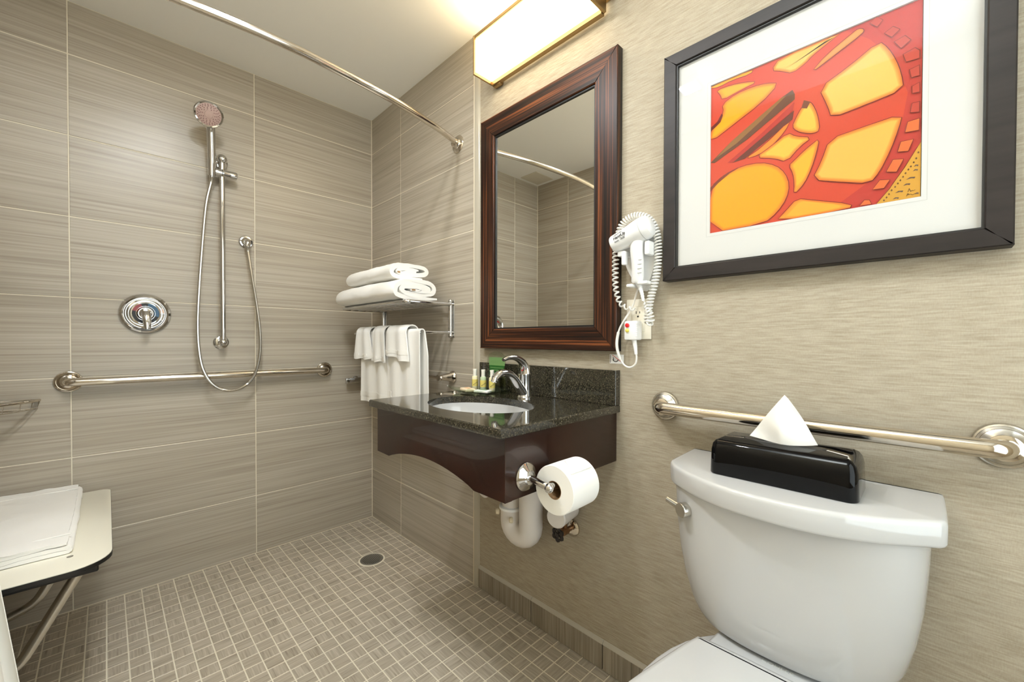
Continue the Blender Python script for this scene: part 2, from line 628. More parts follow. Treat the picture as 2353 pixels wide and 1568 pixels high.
for sc, c, w, h, turn in cells[:300]:
    k = (round(w, 4), round(h, 4), turn)
    if k not in _mos:
        bm = B(); uvl = bm.loops.layers.uv.new('UVMap')
        mosaic_bm(bm, uvl, (0, 0), w, h, turn)
        me = bpy.data.meshes.new('tile'); bm.to_mesh(me); bm.free()
        me.materials.append(M['mosaic'])
        _mos[k] = me
    o = bpy.data.objects.new('tile', _mos[k])
    COL.objects.link(o)
    o.parent = floor
    o.location = (c.x, c.y, 0)
bm = B(); uvl = bm.loops.layers.uv.new('UVMap')
for sc, c, w, h, turn in cells[300:]:
    mosaic_bm(bm, uvl, c, w, h, turn, (random.random() * 90, random.random() * 90))
me = bpy.data.meshes.new('mosaic_tiles'); bm.to_mesh(me); bm.free()
me.materials.append(M['mosaic'])
o = bpy.data.objects.new('mosaic_tiles', me); COL.objects.link(o); o.parent = floor
tag(o, kind='stuff')

# floor drain
t = thing('floor_drain', 'round metal drain cover set in the mosaic floor of the shower', 'drain', (DR.x, DR.y, 0))
bm = B(); lathe(bm, [(.060, -.002), (.060, .0006), (.052, .0012), (.050, .0012)], (DR.x, DR.y, 0), (0, 0, 1), 40)
obj('collar', bm, 'grout', t)
bm = B(); lathe(bm, [(.0525, -.001), (.0525, .002), (.050, .0032), (.047, .0032), (.046, .0026), (0, .0026)], (DR.x, DR.y, 0), (0, 0, 1), 40, cap=False)
dc = obj('cover', bm, 'drain', t)
bm = B()
for i in range(-5, 6):
    for j in range(-5, 6):
        x, y_ = i * .0075, j * .0075
        if x * x + y_ * y_ < .041 ** 2:
            bx(bm, DR.x + x - .0017, DR.x + x + .0017, DR.y + y_ - .0017, DR.y + y_ + .0017, .0024, .0029)
ho = obj('hole', bm, 'black', dc)
tag(ho, kind='stuff')

# ------------------------------------------------------------------ ceiling fixtures
def ceiling_light(c, s, label):
    t = thing('ceiling_light', label, 'light', (c[0], c[1], H))
    bm = B()
    for a in (0, 1):
        for sg in (-1, 1):
            if a: bx(bm, c[0] - s - .02, c[0] + s + .02, c[1] + sg * s, c[1] + sg * (s + .02), H - .022, H, .002, 1)
            else: bx(bm, c[0] + sg * s, c[0] + sg * (s + .02), c[1] - s, c[1] + s, H - .022, H, .002, 1)
    obj('frame', bm, 'white_plastic', t)
    obj('lens', bx(B(), c[0] - s, c[0] + s, c[1] - s, c[1] + s, H - .012, H - .004), 'ceil_lens', t)
ceiling_light((-1.01, -1.46), .045, 'square ceiling light above the middle of the bathroom')
ceiling_light((-.86, -1.16), .045, 'added square fill light, out of view just outside the curved shower rod')  # fixture added out of view to carry the shower fill
t = thing('ceiling_panel', 'flat square access panel in the ceiling, seen in the mirror', 'panel', (-1.33, -.12, H))
bm = B(); bx(bm, -1.44, -1.24, -.20, -.03, H - .006, H, .002, 1)
obj('panel', bm, 'cream_lamp', t)

# ------------------------------------------------------------------ grab bars and shower fittings
def flange_rings(bm, c, ax, R0, depth):
    lathe(bm, [(R0, 0), (R0, .004), (R0 * .96, .008), (R0 * .90, .009), (R0 * .88, .013), (R0 * .80, .016), (R0 * .78, depth * .55), (R0 * .55, depth * .8), (R0 * .46, depth)], c, ax, 40)
def grab_bar(label, wall, p0, p1, z, R0, r, off, mb, mf, depth=.024):
    """wall: 'x' (wall x=0 side) or 'y' (wall y=0)"""
    if wall == 'x':
        ax = Vector((-1, 0, 0)); a = Vector((0.006 if p0 < YT else 0, p0, z)); b = Vector((0.006 if p0 < YT else 0, p1, z))
    else:
        ax = Vector((0, -1, 0)); a = Vector((p0, 0, z)); b = Vector((p1, 0, z))
    t = thing('grab_bar', label, 'grab bar', a)
    bm = B(); tube(bm, bend([a + ax * .001, a + ax * off, b + ax * off, b + ax * .001], .045, 8), r, 20)
    obj('bar', bm, mb, t)
    for c in (a, b):
        bm = B(); flange_rings(bm, c, ax, R0, depth)
        fl = obj('flange', bm, mf, t)
        bm = B(); lathe(bm, [(r * 1.35, depth - .002), (r * 1.35, depth + .003), (r * 1.02, depth + .005)], c, ax, 32)
        obj('collar', bm, mb, fl)
    return t
grab_bar('long steel grab bar across the tiled back wall below the shower valve', 'y', -1.2155, -.2735, .8845, .040, .0155, .046, 'nickel', 'nickel', .014)
grab_bar('steel grab bar with stepped flanges on the wallpapered wall above the toilet', 'x', -1.7935, -2.408, .8635, .0395, .0165, .052, 'nickel', 'satin', .028)

# shower slide bar
t = thing('slide_bar', 'vertical chrome shower bar on the tiled back wall holding the hand shower', 'shower bar', (-.735, 0, 1.03))
bm = B(); tube(bm, [(-.735, -.052, 1.042), (-.735, -.052, 1.86)], .0105, 18)
obj('bar', bm, 'chrome', t)
bm = B(); lathe(bm, [(.030, 0), (.030, .005), (.024, .009), (.013, .011), (.012, .052)], (-.735, 0, 1.034), (0, -1, 0), 32)
sphere(bm, (-.735, -.052, 1.034), .0165, 20)
obj('lower_bracket', bm, 'chrome', t)
bm = B(); lathe(bm, [(.030, 0), (.030, .005), (.024, .009), (.013, .011), (.012, .052)], (-.735, 0, 1.862), (0, -1, 0), 32)
sphere(bm, (-.735, -.054, 1.862), .0205, 20)
obj('upper_bracket', bm, 'chrome', t)
bm = B(); lathe(bm, [(.016, -.047), (.0175, -.044), (.0175, .052), (.016, .055)], (-.735, -.056, 1.798), (1, 0, 0), 28)
sl = obj('slider', bm, 'chrome', t)
bm = B(); lathe(bm, [(.0178, -.002), (.0178, .0)], (-.735, -.056, 1.798), (1, 0, 0), 28)
obj('slider_joint', bm, 'black', sl)

# hand shower
t = thing('hand_shower', 'chrome hand shower with a round pinkish spray face on the slide bar', 'shower head', (-.776, -.085, 1.79))
hp = spline([(-.775, -.066, 1.772), (-.776, -.074, 1.83), (-.779, -.088, 1.89), (-.783, -.106, 1.945), (-.786, -.122, 1.975)], 5)
bm = B(); tube(bm, hp, [.0145 + .0020 * i / (len(hp) - 1) for i in range(len(hp))], 20)
obj('handle', bm, 'chrome', t)
HC = Vector((-.797, -.152, 2.002)); HA = Vector((-.10, -.86, -.50)).normalized()
bm = B(); lathe(bm, [(0, -.030), (.020, -.029), (.038, -.020), (.050, -.004), (.052, .004), (.049, .008), (.044, .006)], HC, HA, 40, cap=False)
hd = obj('head', bm, 'chrome', t)
bm = B(); lathe(bm, [(.0445, .003), (.0445, .0055), (.015, .0065), (.014, .0075), (0, .008)], HC, HA, 40, cap=False)
fc = obj('spray_face', bm, 'nozzle', t)
bm = B()
u = (Vector((0, 0, 1)) - HA * HA.z).normalized(); w_ = HA.cross(u)
for rr, n in ((.021, 10), (.027, 14), (.033, 20), (.0385, 26)):
    for k in range(n):
        a = 2 * PI * k / n + rr * 40
        lathe(bm, [(.0022, .004), (.0018, .0085)], HC + u * (math.cos(a) * rr) + w_ * (math.sin(a) * rr), HA, 6)
nz = obj('nozzle', bm, 'nozzle_dot', fc); tag(nz, kind='stuff')

# hose and its wall outlet
hose_pts = [(-.775, -.066, 1.775), (-.779, -.066, 1.74), (-.797, -.07, 1.64), (-.811, -.07, 1.4662), (-.823, -.07, 1.2751), (-.829, -.07, 1.1232), (-.826, -.07, 1.0096), (-.811, -.07, .914), (-.774, -.07, .8442), (-.718, -.07, .8142), (-.659, -.07, .8294), (-.615, -.07, .8837), (-.594, -.07, .9861), (-.594, -.07, 1.0897), (-.606, -.066, 1.2131), (-.621, -.058, 1.335), (-.634, -.046, 1.455), (-.637, -.044, 1.492)]
hp = spline(hose_pts, 30)
t = thing('shower_hose', 'long ribbed metal shower hose hanging in a loop in front of the grab bar', 'hose', hose_pts[9])
bm = B(); tube(bm, hp, [.0064 + (.0007 if i % 2 else 0) for i in range(len(hp))], 10)
obj('hose', bm, 'satin', t)
bm = B(); tube(bm, [hp[0], hp[3], hp[14]], [.011, .0105, .0075], 14)
obj('upper_connector', bm, 'chrome', t)
bm = B(); tube(bm, [hp[-16], hp[-10], hp[-1]], [.0075, .0095, .0105], 14)
obj('lower_connector', bm, 'chrome', t)
t = thing('hose_outlet', 'round chrome wall outlet with elbow where the shower hose starts', 'water outlet', (-.634, 0, 1.508))
bm = B(); lathe(bm, [(.030, 0), (.030, .004), (.026, .009), (.020, .010), (.0165, .014)], (-.634, 0, 1.514), (0, -1, 0), 36)
obj('flange', bm, 'chrome', t)
bm = B(); tube(bm, bend([(-.634, -.008, 1.512), (-.634, -.044, 1.512), (-.637, -.044, 1.484)], .02, 6), .0125, 18)
obj('elbow', bm, 'chrome', t)

# shower valve
VC = Vector((-.9945, 0, 1.1545))
t = thing('shower_valve', 'large round chrome shower valve plate with red and blue temperature dial and lever', 'valve', VC)
bm = B(); lathe(bm, [(.083, 0), (.083, .004), (.080, .011), (.073, .015), (.066, .012), (.060, .007), (.054, .008), (.050, .013), (.046, .014), (0, .014)], VC, (0, -1, 0), 64, cap=False)
obj('escutcheon', bm, 'chrome', t)
def arc_plate(name, a0, a1, m, par):
    bm = B(); n = 20
    rings = []
    for k in range(n + 1):
        a = a0 + (a1 - a0) * k / n
        d = Vector((math.sin(a), 0, math.cos(a)))
        rings.append([VC + d * r_ + Vector((0, -y_, 0)) for r_, y_ in ((.031, .0135), (.031, .0155), (.043, .0155), (.043, .0135))])
    loft(bm, rings)
    return obj(name, bm, m, par)
arc_plate('dial_ring', .0, 2 * PI - .001, 'black', t)
arc_red = arc_plate('hot_mark', -1.3, -.35, 'dark_red', t)
arc_blue = arc_plate('cold_mark', .2, 1.9, 'blue', t)
for o_ in (arc_red, arc_blue):
    o_.location.y -= .0006
bm = B(); lathe(bm, [(.029, .012), (.029, .022), (.025, .034), (.018, .044), (.006, .048), (0, .048)], VC, (0, -1, 0), 36, cap=False)
obj('hub', bm, 'chrome', t)
lp = spline([VC + Vector((0, -.036, .006)), VC + Vector((.001, -.050, -.014)), VC + Vector((.002, -.058, -.042)), VC + Vector((.003, -.060, -.066))], 6)
bm = B(); tube(bm, lp, [.016 - .0065 * (i / (len(lp) - 1)) for i in range(len(lp))], 18, flat=(.7, 1.1))
obj('lever', bm, 'chrome', t)

# shower curtain rod and curtain
t = thing('shower_rod', 'curved polished shower curtain rod spanning the shower opening below the ceiling', 'curtain rod', (0, -.8366, 1.914))
rp_ = [(-.0005, -.8366), (-.027, -.848), (-.16, -.893), (-.377, -.942), (-.614, -.9685)]
rod = [(x, y_, 1.914) for x, y_ in rp_] + [(-.7375, -.974, 1.914)] + [(XL - x, y_, 1.914) for x, y_ in reversed(rp_)]
bm = B(); tube(bm, spline(rod, 10), .0125, 20)
obj('rod', bm, 'nickel', t)
for xx, sg in ((0, -1), (XL, 1)):
    bm = B(); lathe(bm, [(.038, 0), (.038, .003), (.034, .0065), (.022, .008), (.019, .012), (.018, .026), (.0135, .028)], (xx, -.8366, 1.914), (sg, -.02, 0), 36)
    obj('flange', bm, 'nickel', t)

t = thing('shower_curtain', 'white shower curtain gathered at the left end of the rod beside the bench', 'curtain', (-1.38, -.86, 0))
bm = B(); rows = []
NU, NV = 90, 30
for j in range(NV + 1):
    v = j / NV
    z = 1.885 - v * 1.81
    wd = .166 + .006 * v + (.050 * max(0, (v - .74) / .26))
    row = []
    for i in range(NU + 1):
        s = i / NU
        amp = .022 + .012 * v
        ph = s * 2 * PI * 6.5
        x = -1.462 + wd * s + .012 * math.sin(ph * 2 + v * 2) * s
        y_ = -.868 - .05 * s + amp * math.sin(ph + .6 * math.sin(v * 5)) + .010 * math.sin(v * 7 + s * 5)
        row.append(bm.verts.new((x, y_, z)))
    rows.append(row)
for a, b in zip(rows, rows[1:]):
    for i in range(NU):
        bm.faces.new((a[i], a[i + 1], b[i + 1], b[i]))
co = obj('cloth', bm, 'paper', t, ang=2.0)
md = co.modifiers.new('thick', 'SOLIDIFY'); md.thickness = .0015
for i in range(6):
    x = -1.455 + i * .024
    yy = -.8366 - .32 * (x - XL)
    bm = B(); tube(bm, [(x, yy + .0200 * math.cos(a), 1.909 + .0200 * math.sin(a)) for a in [2 * PI * k / 20 for k in range(21)]], .0018, 8, cap=False)
    obj('curtain_ring', bm, 'chrome', t)

# corner soap basket
t = thing('soap_basket', 'chrome wire corner basket on the tiled wall at the left edge', 'basket', (XL, 0, .815))
bm = B()
A0, A1 = Vector((-1.288, -.004, .822)), Vector((XL + .004, -.19, .822))
front = spline([A0, (-1.325, -.075, .822), (-1.40, -.15, .822), A1], 8)
tube(bm, front, .0048, 10)
tube(bm, [A0, (XL + .004, -.006, .822), A1], .0048, 10)
obj('rim', bm, 'nickel', t)
bm = B()
low = [Vector((p[0] * .97 + XL * .03, p[1] * .93, .792)) for p in front]
tube(bm, low, .002, 8)
for p, q in list(zip(front, low))[::4]:
    tube(bm, [p, q, (XL + .006, q.y * .1 - .004, .792)], .0016, 8)
obj('wire', bm, 'nickel', t)

# ------------------------------------------------------------------ fold-down shower bench
SX0, SX1, SY0, SY1, SZ = XL + .012, -1.103, -.79, -.045, .46
t = thing('shower_bench', 'cream fold-down shower bench with black edge at the lower left', 'bench', (XL, -.4, SZ))
def rrect(x0, x1, y0, y1, r, n=8):
    out = []
    for cx_, cy_, a0 in ((x1 - r[0], y1 - r[0], 0), (x0 + r[1], y1 - r[1], PI / 2), (x0 + r[2], y0 + r[2], PI), (x1 - r[3], y0 + r[3], 1.5 * PI)):
        rr = {0: r[0], PI / 2: r[1], PI: r[2], 1.5 * PI: r[3]}[a0]
        for k in range(n + 1):
            a = a0 + k / n * PI / 2
            out.append((cx_ + rr * math.cos(a), cy_ + rr * math.sin(a)))
    return out
ol = rrect(SX0, SX1, SY0, SY1, (.03, .02, .02, .085))
bm = B(); plan(bm, ol, [(SZ - .0145, .0015), (SZ - .0135, 0), (SZ - .0025, 0)], True, True)
obj('edge', bm, 'black', t)
bm = B(); plan(bm, ol, [(SZ - .0025, .0008), (SZ - .0006, .0008), (SZ, .0025)], True, True)
bo = obj('board', bm, 'seat_board', t)
for x, y_ in ((-1.185, -.688), (-1.192, -.633), (-1.281, -.625), (-1.185, -.12)):
    bm = B(); lathe(bm, [(.0065, -.001), (.0065, .0008), (.004, .0012), (0, .001)], (x, y_, SZ), (0, 0, 1), 20, cap=False)
    obj('screw', bm, 'drain', bo)
bm = B()
bx(bm, -1.19, -1.14, SY0 + .035, SY1 - .03, SZ - .034, SZ - .0145, .003, 1)
bx(bm, -1.42, -1.37, SY0 + .035, SY1 - .03, SZ - .034, SZ - .0145, .003, 1)
bx(bm, SX0, -1.13, SY0 + .03, SY0 + .06, SZ - .032, SZ - .0145, .003, 1)
obj('under_frame', bm, 'black', t)
for yy in (-.665, -.30):
    bm = B(); tube(bm, bend([(-1.155, yy, SZ - .028), (-1.279, yy, .197), (XL + .004, yy, .125)], .03, 8), .0125, 18)
    obj('brace', bm, 'satin', t)
bm = B(); bx(bm, XL + .0005, XL + .008, -.71, -.24, .09, .16, .002, 1); bx(bm, XL + .0005, XL + .012, -.74, -.09, SZ - .06, SZ, .002, 1)
obj('wall_plate', bm, 'satin', t)

def ribbon(bm, path, th, along, y0, y1, ny=24, jit=0.0, ax='y', seed=0, bulge=0.0, skew=0.0, lump=0.0):
    """closed folded cloth: 2D centre path (a,z) thickened and swept along an axis"""
    rnd = random.Random(seed)
    P_ = [Vector((p.x, p.z)) for p in spline([(p[0], 0, p[1]) for p in path], 3)]
    n = len(P_)
    L_, R_ = [], []
    for i in range(n):
        d = (P_[min(i + 1, n - 1)] - P_[max(i - 1, 0)]).normalized()
        nn = Vector((-d.y, d.x))
        e = min(1.0, .35 + min(i, n - 1 - i) / 9.0)
        L_.append(P_[i] + nn * th * .5 * e); R_.append(P_[i] - nn * th * .5 * e)
    loop = L_ + R_[::-1]
    cx_ = sum(p.x for p in loop) / len(loop); cz_ = min(p.y for p in loop)
    ph = [rnd.random() * 6 for _ in range(6)]
    rings = []
    for k in range(ny + 1):
        s = k / ny
        yy = y0 + (y1 - y0) * s
        e = math.sin(PI * s) ** .5
        edge = min(1.0, min(s, 1 - s) * ny / 1.2)
        rg = []
        for p in loop:
            f = jit * (math.sin(s * 9 + ph[0] + p.x * 25) + .6 * math.sin(s * 17 + ph[1] + p.y * 60))
            a = cx_ + (p.x - cx_) * (1 + bulge * e) * (.985 + .015 * edge) + f * .6 + skew * s
            z = cz_ + (p.y - cz_) * (1 + bulge * .8 * e) * (.97 + .03 * edge) + f * (p.y - cz_) * 6
            q = noise.noise(Vector((a * 22 + seed, yy * 14, z * 22))) * lump + noise.noise(Vector((a * 60, yy * 45 + seed, z * 60))) * lump * .5
            rg.append(Vector((a + q * .6, yy + q * .8 * (1 - edge), z + q * (1 if z > cz_ + .004 else 0))))
        rings.append(rg)
    return loft(bm, rings)

def fold_path(x0, x1, z0, layers, gap, n=5, r_first=None):
    """S-folded strip between x0 (room side) and x1 with `layers` passes stacked by gap"""
    pts = []
    for k in range(layers):
        z = z0 + gap * k
        xs = [x0 + (x1 - x0) * i / 7 for i in range(8)]
        if k % 2: xs = xs[::-1]
        pts += [(x, z) for x in xs]
        if k < layers - 1:
            sg = 1 if k % 2 == 0 else -1
            xe = x1 if k % 2 == 0 else x0
            for i in range(1, n):
                a = -PI / 2 + PI * i / n
                pts.append((xe + sg * gap * .55 * math.cos(a) * (1 if x1 > x0 else -1), z + gap / 2 + gap / 2 * math.sin(a)))
    return pts

# folded towel on the bench
t = thing('bath_mat', 'folded white bath mat lying on the cream shower bench', 'towel', (-1.32, -.35, SZ))
bm = B(); ribbon(bm, fold_path(XL + .03, -1.19, SZ + .0075, 3, .0115), .0108, 'y', -.665, -.035, 60, .0014, seed=3, lump=.003)
o = obj('cloth', bm, 'terry', t, ang=1.2)
for yy in (-.60, -.10):
    obj('border_stripe', bx(B(), XL + .03, -1.186, yy - .004, yy + .004, SZ + .0335, SZ + .0365, .001, 1), 'paper', t)

# ------------------------------------------------------------------ towel shelf with towels
ZS, ZB = 1.207, 1.0795
XSF = -.237
t = thing('towel_shelf', 'chrome hotel towel shelf with lower bar on the tiled wall above the vanity', 'towel rack', (0, -.48, 1.1))
bm = B(); tube(bm, bend([(-.004, -.7958, ZS), (XSF, -.7958, ZS), (XSF, -.165, ZS), (-.004, -.165, ZS)], .022, 6), .0088, 14)
obj('shelf_frame', bm, 'chrome', t)
for k in range(5):
    x = -.036 - k * .040
    bm = B(); tube(bm, [(x, -.79, ZS - .002), (x, -.17, ZS - .002)], .0055, 12)
    obj('shelf_bar', bm, 'chrome', t)
bm = B(); tube(bm, bend([(-.004, -.7958, ZB), (-.180, -.7958, ZB), (-.180, -.165, ZB), (-.004, -.165, ZB)], .03, 6), .0075, 14)
obj('towel_bar', bm, 'chrome', t)
for yy in (-.7958, -.165):
    bm = B()
    tube(bm, [(-.012, yy, ZB - .012), (-.012, yy, ZS + .012)], .0085, 14)
    bx(bm, -.003, 0, yy - .017, yy + .017, ZB - .02, ZS + .02, .001, 1)
    sphere(bm, (-.012, yy, ZB - .014), .0105, 14); sphere(bm, (-.012, yy, ZS + .014), .0105, 14)
    obj('wall_bracket', bm, 'chrome', t)

zt = ZS + .0085
t = thing('folded_bath_towel', 'wide white folded bath towel directly on the chrome rack, under the other towel', 'towel', (-.16, -.47, zt), 'bath towels on the rack')
pth = fold_path(-.262, -.062, zt + .010, 2, .019)
rpt = [(-.075, zt + .030), (-.12, zt + .033), (-.17, zt + .036), (-.225, zt + .041), (-.258, zt + .050), (-.262, zt + .062), (-.238, zt + .074), (-.18, zt + .079), (-.12, zt + .078), (-.095, zt + .070), (-.092, zt + .060), (-.12, zt + .056), (-.17, zt + .057), (-.21, zt + .058)]
bm = B(); ribbon(bm, [(-.07, zt + .011), (-.12, zt + .010), (-.18, zt + .010), (-.235, zt + .012), (-.268, zt + .022), (-.272, zt + .042), (-.262, zt + .062), (-.232, zt + .076), (-.18, zt + .080), (-.12, zt + .079), (-.092, zt + .070), (-.084, zt + .052), (-.094, zt + .034), (-.13, zt + .028), (-.18, zt + .028), (-.225, zt + .031), (-.243, zt + .043), (-.232, zt + .057), (-.19, zt + .061), (-.14, zt + .060), (-.112, zt + .052), (-.12, zt + .043), (-.16, zt + .043), (-.20, zt + .046)], .0196, 'y', -.775, -.185, 60, .0020, seed=5, bulge=.04, lump=.004)
obj('cloth', bm, 'terry', t, ang=1.2)
bm = B(); bx(bm, -.197, -.180, -.7775, -.776, zt + .040, zt + .046)
obj('care_label', bm, 'cardboard', t)
zt2 = zt + .0945
t = thing('folded_bath_towel', 'smaller white folded bath towel on top of the towel stack', 'towel', (-.17, -.45, zt2), 'bath towels on the rack')
bm = B(); ribbon(bm, [(-.10, zt2 + .009), (-.15, zt2 + .008), (-.21, zt2 + .009), (-.245, zt2 + .017), (-.252, zt2 + .034), (-.238, zt2 + .052), (-.20, zt2 + .062), (-.15, zt2 + .066), (-.105, zt2 + .064), (-.082, zt2 + .054), (-.080, zt2 + .038), (-.10, zt2 + .028), (-.15, zt2 + .025), (-.20, zt2 + .027), (-.222, zt2 + .036), (-.20, zt2 + .045), (-.15, zt2 + .048), (-.12, zt2 + .046)], .0196, 'y', -.705, -.265, 50, .0020, seed=9, bulge=.04, lump=.004)
obj('cloth', bm, 'terry', t, ang=1.2)
bm = B(); bx(bm, -.225, -.212, -.7075, -.706, zt2 + .026, zt2 + .033)
obj('care_label', bm, 'cardboard', t)

def hang(bm, y0, y1, zf, zb, off, rip, nrip, flare=0.0, seed=0, skewf=0.0, ny=40, th=.004, bshift=0.0):
    """cloth draped over the lower towel bar: front hem zf, back hem zb"""
    rnd = random.Random(seed)
    ph = rnd.random() * 6
    xb, r = -.180, .0085 + off
    prof = []
    nf = 14
    for k in range(nf + 1):
        prof.append(('f', k / nf))
    for k in range(1, 8):
        prof.append(('o', k / 8))
    for k in range(nf + 1):
        prof.append(('b', k / nf))
    rows = []
    for i in range(ny + 1):
        s = i / ny
        row = []
        for kind, q in prof:
            if kind == 'f':
                z = zf + skewf * (s - .5) + (ZB - zf - skewf * (s - .5)) * q; x = xb - r; d = 1 - q; sg = -1
            elif kind == 'o':
                a = PI - PI * q
                x = xb + r * math.cos(a); z = ZB + r * math.sin(a); d = 0; sg = 0
            else:
                z = ZB + (zb - ZB) * q; x = xb + r; d = q; sg = 1
            yc = (y0 + y1) / 2
            y_ = yc + (y1 - y0) * (s - .5) * (1 + flare * (d - .35))
            wv = rip * (.35 + .65 * d) * math.sin(s * nrip * 2 * PI + ph + d * .8) + rip * .4 * math.sin(s * nrip * 4.3 + ph * 2)
            if sg == 1: y_ -= bshift * min(1, d * 3)
            row.append(bm.verts.new((x + (wv if sg <= 0 else wv * .8), y_, z + .003 * math.sin(s * 11 + ph) * d)))
        rows.append(row)
    for a, b in zip(rows, rows[1:]):
        for k in range(len(prof) - 1):
            bm.faces.new((a[k], a[k + 1], b[k + 1], b[k]))
    return bm
def hanging(name, label, args, group, band, band_args):
    t = thing(name, label, 'towel', (-.18, (args['y0'] + args['y1']) / 2, ZB), group)
    bm = B(); hang(bm, **args)
    o = obj('cloth', bm, 'terry', t, ang=2.0)
    md = o.modifiers.new('thick', 'SOLIDIFY'); md.thickness = .005; md.offset = 0
    # woven band near the hem follows the cloth
    a2 = dict(args)
    bm = B(); hang(bm, **a2)
    zl, zh = band
    fs = [f for f in bm.faces if not (zl < f.calc_center_median().z < zh and f.calc_center_median().x < -.18)]
    bmesh.ops.delete(bm, geom=fs, context='FACES')
    for v in bm.verts: v.co.x -= .0032
    if len(bm.faces):
        o2 = obj('border_band', bm, 'paper', t, ang=2.0)
        md = o2.modifiers.new('thick', 'SOLIDIFY'); md.thickness = .0012; md.offset = 0
    else:
        bm.free()
    return t
hanging('hand_towel', 'long white hand towel hanging over the lower bar behind the washcloths', dict(y0=-.835, y1=-.285, zf=.742, zb=.80, off=.004, rip=.0062, nrip=4.5, seed=2, ny=60, bshift=.022), 'towels on the lower bar', (.775, .80), None)
hanging('washcloth', 'white washcloth hanging nearest the shower wall, first of the three', dict(y0=-.415, y1=-.265, zf=.953, zb=.97, off=.022, rip=.006, nrip=1.6, flare=.38, seed=4), 'towels on the lower bar', (.962, .975), None)
hanging('washcloth', 'white washcloth hanging in the middle of the three', dict(y0=-.565, y1=-.440, zf=.944, zb=.96, off=.024, rip=.006, nrip=1.7, flare=.30, seed=5), 'towels on the lower bar', (.955, .968), None)
hanging('washcloth', 'white washcloth with a tilted hem, nearest the vanity of the three', dict(y0=-.755, y1=-.585, zf=.966, zb=.95, off=.023, rip=.006, nrip=1.8, flare=.22, seed=8, skewf=.03), 'towels on the lower bar', (.985, 1.0), None)

# short towel bar on conical posts, partly behind the towels
t = thing('towel_bar', 'chrome towel bar on conical posts below the towel shelf, partly behind towels', 'towel bar', (0, -.5, .88))
bm = B(); tube(bm, [(-.078, -.815, .88), (-.078, -.10, .88)], .0085, 16)
sphere(bm, (-.078, -.818, .88), .012, 16)
obj('bar', bm, 'nickel', t)
for yy in (-.80, -.115):
    bm = B(); lathe(bm, [(.027, 0), (.027, .006), (.024, .010), (.022, .014), (.020, .022), (.0155, .040), (.0125, .060), (.0125, .078), (.0135, .084), (0, .090)], (0, yy, .88), (-1, 0, 0), 30, cap=False)
    obj('post', bm, 'nickel', t)
t = thing('wall_hook', 'short flat chrome fitting on the back wall beside the hanging hand towel', 'hook', (-.12, 0, .82))
bm = B(); bx(bm, -.172, -.08, -.05, -.03, .803, .834, .003, 2)
obj('plate', bm, 'chrome', t)
bm = B(); lathe(bm, [(.02, 0), (.02, .004), (.010, .006), (.010, .034)], (-.10, 0, .8185), (0, -1, 0), 24)
obj('post', bm, 'chrome', t)

# ------------------------------------------------------------------ mirror
def rail(bm, uvl, quad, x_back, x_front, bev=.002):
    """mitred rail; quad (y,z): outer a, outer b, inner b, inner a; u runs along a-b"""
    d = (Vector(quad[1]) - Vector(quad[0])).normalized()
    nrm = Vector((-d.y, d.x))
    ctr = Vector((sum(q[0] for q in quad) / 4, sum(q[1] for q in quad) / 4))
    v0 = [bm.verts.new((x_back, q[0], q[1])) for q in quad]
    v1 = [bm.verts.new((x_front + bev, q[0], q[1])) for q in quad]
    ins = []
    for q in quad:
        s = (Vector(q) - ctr).dot(nrm)
        ins.append(Vector(q) - nrm * math.copysign(bev, s))
    v2 = [bm.verts.new((x_front, q.x, q.y)) for q in ins]
    fs = []
    for a, b in ((v0, v1), (v1, v2)):
        for i in range(4):
            fs.append(bm.faces.new((a[i], a[(i + 1) % 4], b[(i + 1) % 4], b[i])))
    fs.append(bm.faces.new(v2))
    off = random.random() * 20
    for f in fs:
        for lp in f.loops:
            p = Vector((lp.vert.co.y, lp.vert.co.z))
            lp[uvl].uv = (p.dot(d) + off, p.dot(nrm) + lp.vert.co.x)
def framed(t, oy0, oy1, oz0, oz1, wl, wr, wb, wt, xb, xf, m, names=('frame_rail',) * 4):
    iy0, iy1, iz0, iz1 = oy0 - wl, oy1 + wr, oz0 + wb, oz1 - wt   # y0 is the left (larger) side
    quads = [((oy0, oz0), (oy0, oz1), (iy0, iz1), (iy0, iz0)), ((oy1, oz0), (oy1, oz1), (iy1, iz1), (iy1, iz0)),
             ((oy0, oz0), (oy1, oz0), (iy1, iz0), (iy0, iz0)), ((oy0, oz1), (oy1, oz1), (iy1, iz1), (iy0, iz1))]
    for q in quads:
        bm = B(); uvl = bm.loops.layers.uv.new('UVMap')
        rail(bm, uvl, q, xb, xf)
        obj('frame_rail', bm, m, t, ang=.3)
    return iy0, iy1, iz0, iz1
t = thing('vanity_mirror', 'tall rectangular mirror in a striped dark wood frame above the sink', 'mirror', (0, -1.33, 1.47))
fy0, fy1, fz0, fz1 = framed(t, -1.0165, -1.6505, 1.0139, 1.9328, .080, .080, .076, .080, -.004, -.0225, 'ebony')
def ring(bm, y0, y1, z0, z1, w, xb, xf):
    bx(bm, xb, xf, y0, y0 - w, z0, z1); bx(bm, xb, xf, y1, y1 + w, z0, z1)
    bx(bm, xb, xf, y0 - w, y1 + w, z0, z0 + w); bx(bm, xb, xf, y0 - w, y1 + w, z1 - w, z1)
bm = B(); ring(bm, -1.0165, -1.6505, 1.0139, 1.9328, .07, .0058, -.0042)
obj('backing', bm, 'black', t)
bm = B(); ring(bm, fy0, fy1, fz0, fz1, .006, -.004, -.0165)
obj('inner_lip', bm, 'black', t)
bm = B(); bx(bm, -.0105, -.012, fy0 - .003, fy1 + .003, fz0 + .003, fz1 - .003)
obj('glass', bm, 'mirror', t, ang=.3)

